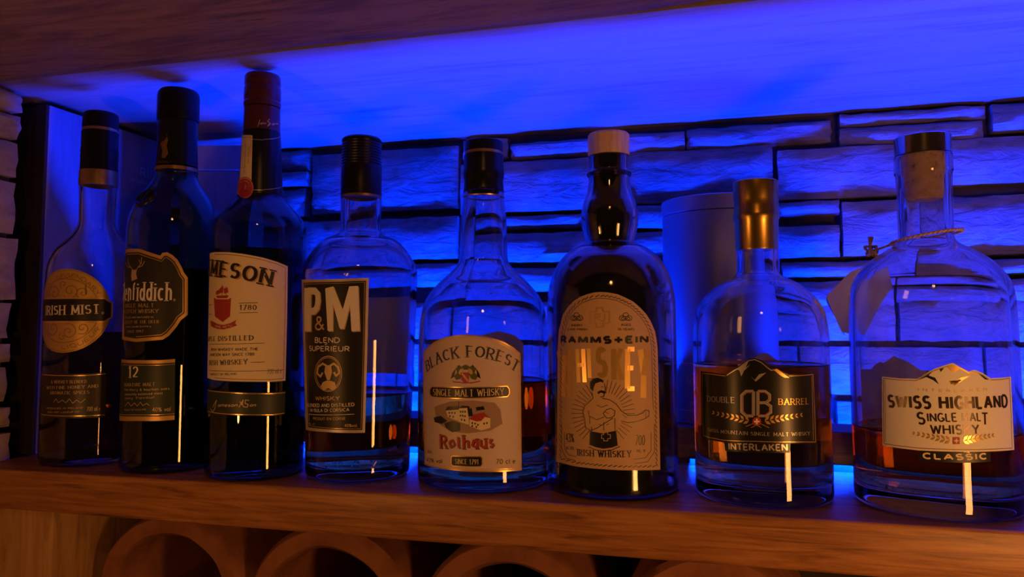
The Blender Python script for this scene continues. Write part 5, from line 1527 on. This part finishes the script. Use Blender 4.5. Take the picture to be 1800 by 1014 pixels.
def pipe(x, label, seed):
    R, r, L = .070, .0525, .20
    y0 = .522
    bm = bmesh.new()
    seg = 56
    prof_ = [(r, 0.004), (r + .003, 0), (R - .003, 0), (R, .004), (R, L), (r, L)]
    rings = []
    for k, (q, yy) in enumerate(prof_):
        ring = []
        for i in range(seg):
            a = 2 * math.pi * i / seg
            n_ = noise.noise(Vector((math.cos(a) * 2 + seed, math.sin(a) * 2, k * .3)))
            qq = q + n_ * (.0012 if k < 4 else .0006)
            ring.append(bm.verts.new((qq * math.cos(a), yy + .001 * noise.noise(Vector((math.cos(a) * 5, math.sin(a) * 5, seed))), qq * math.sin(a))))
        rings.append(ring)
    for a, b in zip(rings, rings[1:] + rings[:1]):
        for i in range(seg):
            j = (i + 1) % seg
            bm.faces.new((a[i], a[j], b[j], b[i]))
    bmesh.ops.recalc_face_normals(bm, faces=list(bm.faces))
    o = frombm('clay_pipe', bm, 'terracotta', smooth=True, sharp=.7)
    o.location = (x, y0, -.108)
    tag(o, label, 'pipe', 'terracotta pipes under the shelf')


pipe(-.4195, 'terracotta clay pipe under the shelf, next to the wooden post', 1)
pipe(-.2785, 'terracotta clay pipe under the shelf, second from the wooden post', 2)
pipe(-.1365, 'terracotta clay pipe under the shelf, third from the wooden post', 3)
pipe(.0055, 'terracotta clay pipe under the shelf, farthest from the wooden post', 4)


# ------------------------------------------------------------------ wine boxes and gift tube
def flat_text(name, items, m, parent, mw):
    """print on a flat face; mw maps (u, v) millimetres to the parent's space"""
    bm = shapes_bm(items)
    for v in bm.verts:
        v.co = mw @ Vector((v.co.x / 1000, v.co.y / 1000, 0))
    return frombm(name, bm, m, parent)


wb = empty('wine_box', (-.63, .62, 0))
tag(wb, 'tall dark wine box standing against the end stone wall', 'box')
X1 = .051
frombm('side_panel', boxbm(X1 - .006, X1, -.078, .085, 0, .318, .0008), 'box_card', wb)
frombm('front_panel', boxbm(-.045, X1 - .0065, -.078, -.072, 0, .318, .0008), 'shaded_card', wb)
frombm('edge_strip', boxbm(X1 - .012, X1 + .0004, -.0815, -.0785, 0, .318, .0006), 'shaded_card', wb)
frombm('back_panel', boxbm(-.045, X1 - .0065, .079, .085, 0, .318, .0008), 'box_card', wb)
frombm('lid_panel', boxbm(-.045, X1 - .0065, -.0715, .0785, .312, .318, .0008), 'box_card', wb)
frombm('base_panel', boxbm(-.045, X1 - .0065, -.0715, .0785, 0.0, .006, .0008), 'box_card', wb)
mw = Matrix.Translation((X1 + .0003, 0, 0)) @ Matrix(((0, 0, 1), (1, 0, 0), (0, 1, 0))).to_4x4()
flat_text('lettering', [('T', 'RIOJA', '', 'N', .11, 10.0, [(38, 274), (82, 274)]), ('T', 'DENOMINACION DE ORIGEN', '', 'N', .12, 4.4, [(24, 266), (82, 266)])], 'grey_print', wb, mw)
b2 = empty('gift_carton', (-.487, .676, .0307))
tag(b2, 'blue lit carton with a dark lid on the step behind the green bottles', 'box')
b2.rotation_euler = (0, 0, math.radians(14))
frombm('body', boxbm(-.034, .034, -.028, .028, 0, .242, .001), 'pale_box_card', b2)
frombm('lid', boxbm(-.0355, .0355, -.0295, .0295, .2422, .268, .001), 'box_card', b2)

tb = empty('gift_tube', (.0165, .692, .0305))
tag(tb, 'blue lit metal gift tube behind the bottle with the wooden stopper', 'tube')
TH = 195.0
frombm('body', lathe([(0, 0), (49.5, 0), (50.3, 1.2), (50.3, TH - 14)] + [(48, TH - 14), (0, TH - 14)], 96), 'tube_metal', tb, True, .5)
frombm('lid', lathe([(0, TH - 13.6), (49.2, TH - 13.6), (50.9, TH - 13), (50.9, TH - 1), (50.2, TH), (47.5, TH), (47.0, TH - 2), (0, TH - 2)], 96), 'tube_metal', tb, True, .5)


def wrap(bm, rf, rref, lev):
    for v in bm.verts:
        th = v.co.x / rref
        r = (rf(v.co.y) + .12 * lev + .05) / 1000
        v.co = Vector((r * math.sin(th), -r * math.cos(th), v.co.y / 1000))


tv = -.30 * 50
items = [('L', .7, 0, [(-42, 51.5), (20, 51.5)]), ('L', .7, 0, [(-42, 12), (20, 12)]), ('T', 'DOUBLE BARREL', '', 'S', .15, 6.5, [(-32, 33), (12, 33)]), ('T', 'SWISS MOUNTAIN SINGLE MALT', '', 'S', .15, 2.6, [(-30, 17), (10, 17)])]
bm = shapes_bm(items)
wrap(bm, lambda z_: 50.3, 50.3, 1)
frombm('lettering', bm, 'silver_foil', tb)
bm = shapes_bm([('P', [(-16 + 7 * math.cos(a) * (1 if i % 2 else .6), 25 + 3 * math.sin(a) * (1 if i % 2 else .6)) for i, a in enumerate([k * .5236 for k in range(12)])])])
wrap(bm, lambda z_: 50.3, 50.3, 1)
frombm('emblem', bm, 'silver_foil', tb)

# ------------------------------------------------------------------ bottles
def subdivide_ridges(pts, z0, z1, pitch, depth):
    """screw-cap ridges: replace the profile between two heights with a rippled one"""
    top_ = [p for p in pts if p[1] > z0]
    bot_ = [p for p in pts if p[1] < z1]
    n = max(2, int((z0 - z1) / pitch))
    mid = []
    for i in range(n * 4 + 1):
        zz = z0 + (z1 - z0) * i / (n * 4)
        mid.append((interp(zz, pts) - depth * .5 * (1 - math.cos(2 * math.pi * i / 4)), zz))
    return top_ + mid + bot_


def make_bottle(key, label, glass, wall, base_t, liquid, caps, cat='bottle', punt=3.0):
    B = BOT[key]
    root = empty('whisky_bottle', (*B['c'], 0))
    tag(root, label, cat)
    outer = spline(B['prof'], 5)
    inner_src = [p for p in offset_in(outer, wall) if p[1] > base_t]
    rb = inner_src[-1][0]
    inner = inner_src + [(rb * .985, base_t - .6 + 1.2), (rb * .9, base_t - .4), (rb * .6, base_t + punt * .5), (0, base_t + punt)]
    inner = [(max(0.0, r), z_) for r, z_ in inner]
    pts = [(0, punt * .6), (outer[-1][0] * .6, punt * .5), (outer[-1][0] * .93, .35)] + outer[::-1] + [(outer[0][0] - wall * .5, outer[0][1] + .4)] + inner
    if glass:
        frombm('glass', lathe(pts, 96), glass, root, True, .9)
    if liquid:
        lv = LEVEL[key]
        li = [(r + .25, z_) for r, z_ in inner_src if z_ < lv]
        rl = interp(lv, inner_src) + .25
        liq = [(0, lv), (rl - 1.2, lv), (rl - .3, lv + .35), (rl, lv + .9)] + li + [(rb * .985 + .2, base_t + .3), (rb * .9 + .1, base_t - .65), (rb * .6, base_t + punt * .5 - .25), (0, base_t + punt - .25)]
        frombm('liquid', lathe(liq, 96), liquid, root, True, .9)
    capp = B['cap']
    for name, m, i0, i1, opt in caps:
        seg = capp[i0:i1 + 1]
        if opt.get('ridges'):
            a, b, pitch, dep = opt['ridges']
            zt, zb = seg[0][1], seg[-1][1]
            seg = subdivide_ridges(seg, zt - (zt - zb) * a, zt - (zt - zb) * b, pitch, dep)
        if i0 == 0:
            p = [(0, seg[0][1] + .15)] + seg + [(0, seg[-1][1])]
        else:
            p = seg + [(seg[-1][0] - 1.5, seg[-1][1]), (seg[0][0] - 1.5, seg[0][1]), seg[0]]
        kn = opt.get('knurl')
        if kn:
            kn = (seg[-1][1] + .8, seg[0][1] - 1.2, kn)
        frombm(name, lathe(p, 120 if kn else 80, kn), m, root, True, .55)
    # papers and printing

    def rf(z_):
        if z_ >= capp[-1][1]:
            return interp(z_, capp)
        return interp(z_, outer)
    for pname, paper, layers in PRINT[key]:
        holder = None
        flat = []
        for k, (lname, m, lev, shapes) in enumerate(layers):
            one = lname not in ('lettering', 'rule', 'title', 'title_shadow', 'foil_title', 'knot', 'seal_ring', 'small_lettering', 'ring_lettering', 'subtitle', 'signature', 'ring', 'date_lettering', 'region_lettering', 'picture_house', 'picture_roof', 'griffin', 'griffin_wing', 'griffin_body', 'boxer_hair', 'emblem_cross')
            if one:
                flat.append((lname, m, lev, shapes))
            else:
                flat += [('letter' if lname == 'foil_title' else lname, m, lev, [s_]) for s_ in shapes]
        for lname, m, lev, shapes in flat:
            bm_ = shapes_bm(shapes)
            wrap(bm_, rf, B['rref'], lev)
            if holder is None:
                if paper == 'none':
                    nm = pname + '_' + lname if not lname.startswith(pname) else lname
                    frombm(nm, bm_, m, root, True)
                    continue
                holder = frombm(pname, bm_, m, root, True)
            else:
                frombm(lname, bm_, m, holder, True)
    return root


def rimmed(key):
    return BOT[key]


make_bottle('irish', 'clear bottle with a round gold label and black cap, beside the wine box', 'clear_glass', 2.6, 6.5, 'dark_amber_liquid',
            [('cap', 'black_cap', 0, 2, {}), ('cap_ring', 'bronze_foil', 3, 4, {}), ('capsule', 'black_foil', 5, 11, {}), ('neck_band', 'bronze_foil', 12, 14, {})])
gl = make_bottle('glen', 'dark green bottle with a gold-edged shield label and flat black cap', 'green_glass', 3.0, 8, 'dark_amber_liquid',
                 [('cap', 'black_cap', 0, 4, {'knurl': .012}), ('collar', 'green_black_foil', 5, 6, {}), ('capsule', 'green_black_foil', 6, 8, {}), ('neck_ring', 'bronze_foil', 9, 10, {})])
jm = make_bottle('jam', 'tallest bottle, dark green with a cream label and maroon cap', 'deep_green_glass', 3.0, 8, 'dark_amber_liquid',
                 [('cap', 'maroon_cap', 0, 9, {}), ('cap_skirt', 'maroon_cap', 10, 11, {}), ('capsule', 'green_black_foil', 11, 15, {})])
make_bottle('pm', 'clear bottle with a black label, two big pale letters and a ram roundel', 'clear_glass', 3.0, 10, 'amber_liquid',
            [('cap', 'black_cap', 0, 2, {'ridges': (.07, .5, 2.1, .55)}), ('cap_ring', 'bronze_foil', 2, 3, {})])
make_bottle('bf', 'clear bottle with a flared neck and an arched pink label with red blackletter', 'clear_glass', 3.0, 9, 'amber_liquid',
            [('cap', 'black_cap', 0, 2, {'knurl': .02}), ('cap_ring', 'bronze_foil', 3, 4, {}), ('capsule', 'black_foil', 5, 11, {}), ('neck_ring', 'bronze_foil', 12, 13, {})])
rm = make_bottle('ram', 'black bottle with a tan boxer label and a pale wooden stopper', 'clear_glass', 3.0, 9, None,
                 [('stopper', 'light_wood', 0, 3, {})])
make_bottle('db', 'clear bottle with a gold foil capsule and a black mountain label', 'clear_glass', 3.2, 14, 'pale_amber_liquid',
            [('capsule', 'gold_foil_cap', 0, 9, {})])
sw = make_bottle('sw', 'large clear bottle with a corked neck, cord tag and white mountain label', 'clear_glass', 3.4, 14, 'dark_amber_liquid',
                 [('stopper_cap', 'silver_metal', 0, 3, {})])

# dark coating inside the black bottle
B = BOT['ram']
outer = spline(B['prof'], 5)
coat_p = [(r, z_) for r, z_ in offset_in(outer, 3.1) if z_ > 4]
frombm('dark_coating', lathe([(0, coat_p[0][1])] + coat_p + [(0, coat_p[-1][1])], 96), 'black_lacquer', rm, True, .6)
# cork in the large bottle
B = BOT['sw']
zc_ = B['cap'][-1][1]
frombm('cork', lathe([(0, zc_ - .1), (12.9, zc_ - .1), (12.8, zc_ - 12), (11.6, zc_ - 14), (11.3, zc_ - 27), (10.2, zc_ - 29.5), (0, zc_ - 30)], 48), 'cork', sw, True, .6)
# cord and tag
vw = B['view']
pts = []
for i in range(64):
    a = 2 * math.pi * i / 64
    rr = .0205
    side = math.sin(a - vw)
    pts.append((rr * math.sin(a), -rr * math.cos(a), .1715 + .0034 * side))
cord = frombm('cord', tube_path(pts, .00085, 8, True), 'cord_fibre', sw, True)
pts2 = []
for i in range(420):
    t = i / 419
    k = t * 64
    a = 2 * math.pi * t
    p = Vector((.0205 * math.sin(a), -.0205 * math.cos(a), .1715 + .0034 * math.sin(a - vw)))
    rad_ = Vector((math.sin(a), -math.cos(a), 0))
    ph = t * 2 * math.pi * 46
    pts2.append(p + (rad_ * math.cos(ph) + Vector((0, 0, 1)) * math.sin(ph)) * .0007)
frombm('cord_strand', tube_path(pts2, .00045, 5, False), 'light_wood', cord, True)
ka = vw - math.radians(98)
kc = Vector((.0325 * math.sin(ka), -.0325 * math.cos(ka), .1645))
kn = []
for i in range(90):
    t = i / 89 * 2 * math.pi
    kn.append(kc + Vector((math.sin(2 * t) * .003 + .001 * math.sin(5 * t), math.cos(3 * t) * .0028, math.sin(3 * t + .6) * .0034)))
frombm('cord_knot', tube_path(kn, .0009, 6, True), 'cord_fibre', cord, True)
lead = [Vector((.0205 * math.sin(ka), -.0205 * math.cos(ka), .1681)), kc + Vector((.004, 0, .0012)), kc]
frombm('cord_lead', tube_path(lead, .0008, 6), 'cord_fibre', cord, True)
frombm('cord_end', tube_path([kc, kc + Vector((-.001, 0, .004)), kc + Vector((-.0004, 0, .0095))], lambda t: .0008 + .0012 * t * t, 6), 'cord_fibre', cord, True)


def card(pts_, th, name, m, parent):
    bm_ = bmesh.new()
    vs_ = [bm_.verts.new(p) for p in pts_]
    f_ = bm_.faces.new(vs_)
    f_.normal_update()
    n_ = f_.normal.copy()
    r_ = bmesh.ops.extrude_face_region(bm_, geom=[f_])
    for v in r_['geom']:
        if isinstance(v, bmesh.types.BMVert):
            v.co += n_ * th
    bmesh.ops.recalc_face_normals(bm_, faces=list(bm_.faces))
    return frombm(name, bm_, m, parent)


c0 = Vector((*BOT['sw']['c'], 0))
tagp = [Vector(p) - c0 for p in ((.0890, .588, .1358), (.1050, .586, .1530), (.1266, .583, .1618), (.1308, .583, .1433), (.1078, .584, .1067), (.0983, .586, .1095))]
tg = card(tagp, .0004, 'tag', 'white_paper', sw)
card([tagp[0], tagp[0] + Vector((.002, .012, -.004)), tagp[5] + Vector((.004, .012, -.002)), tagp[5]], .0004, 'tag_fold', 'white_paper', tg)

# glass seal on the shoulder of the green bottle
sa, sz, sr = -0.1771, 0.2179, 0.0290
nrm = Vector((math.sin(sa) * .80, -math.cos(sa) * .80, .60)).normalized()
sm = Matrix.Translation(Vector((sr * math.sin(sa), -sr * math.cos(sa), sz)) - nrm * .0012) @ nrm.to_track_quat('Z', 'Y').to_matrix().to_4x4()
bm = lathe([(0, .9), (6.6, 1.0), (7.4, 2.2), (8.6, 2.6), (9.6, 1.8), (10.0, 0), (0, -.4)], 40)
bm.transform(sm)
frombm('seal', bm, 'green_black_foil', gl, True, .8)
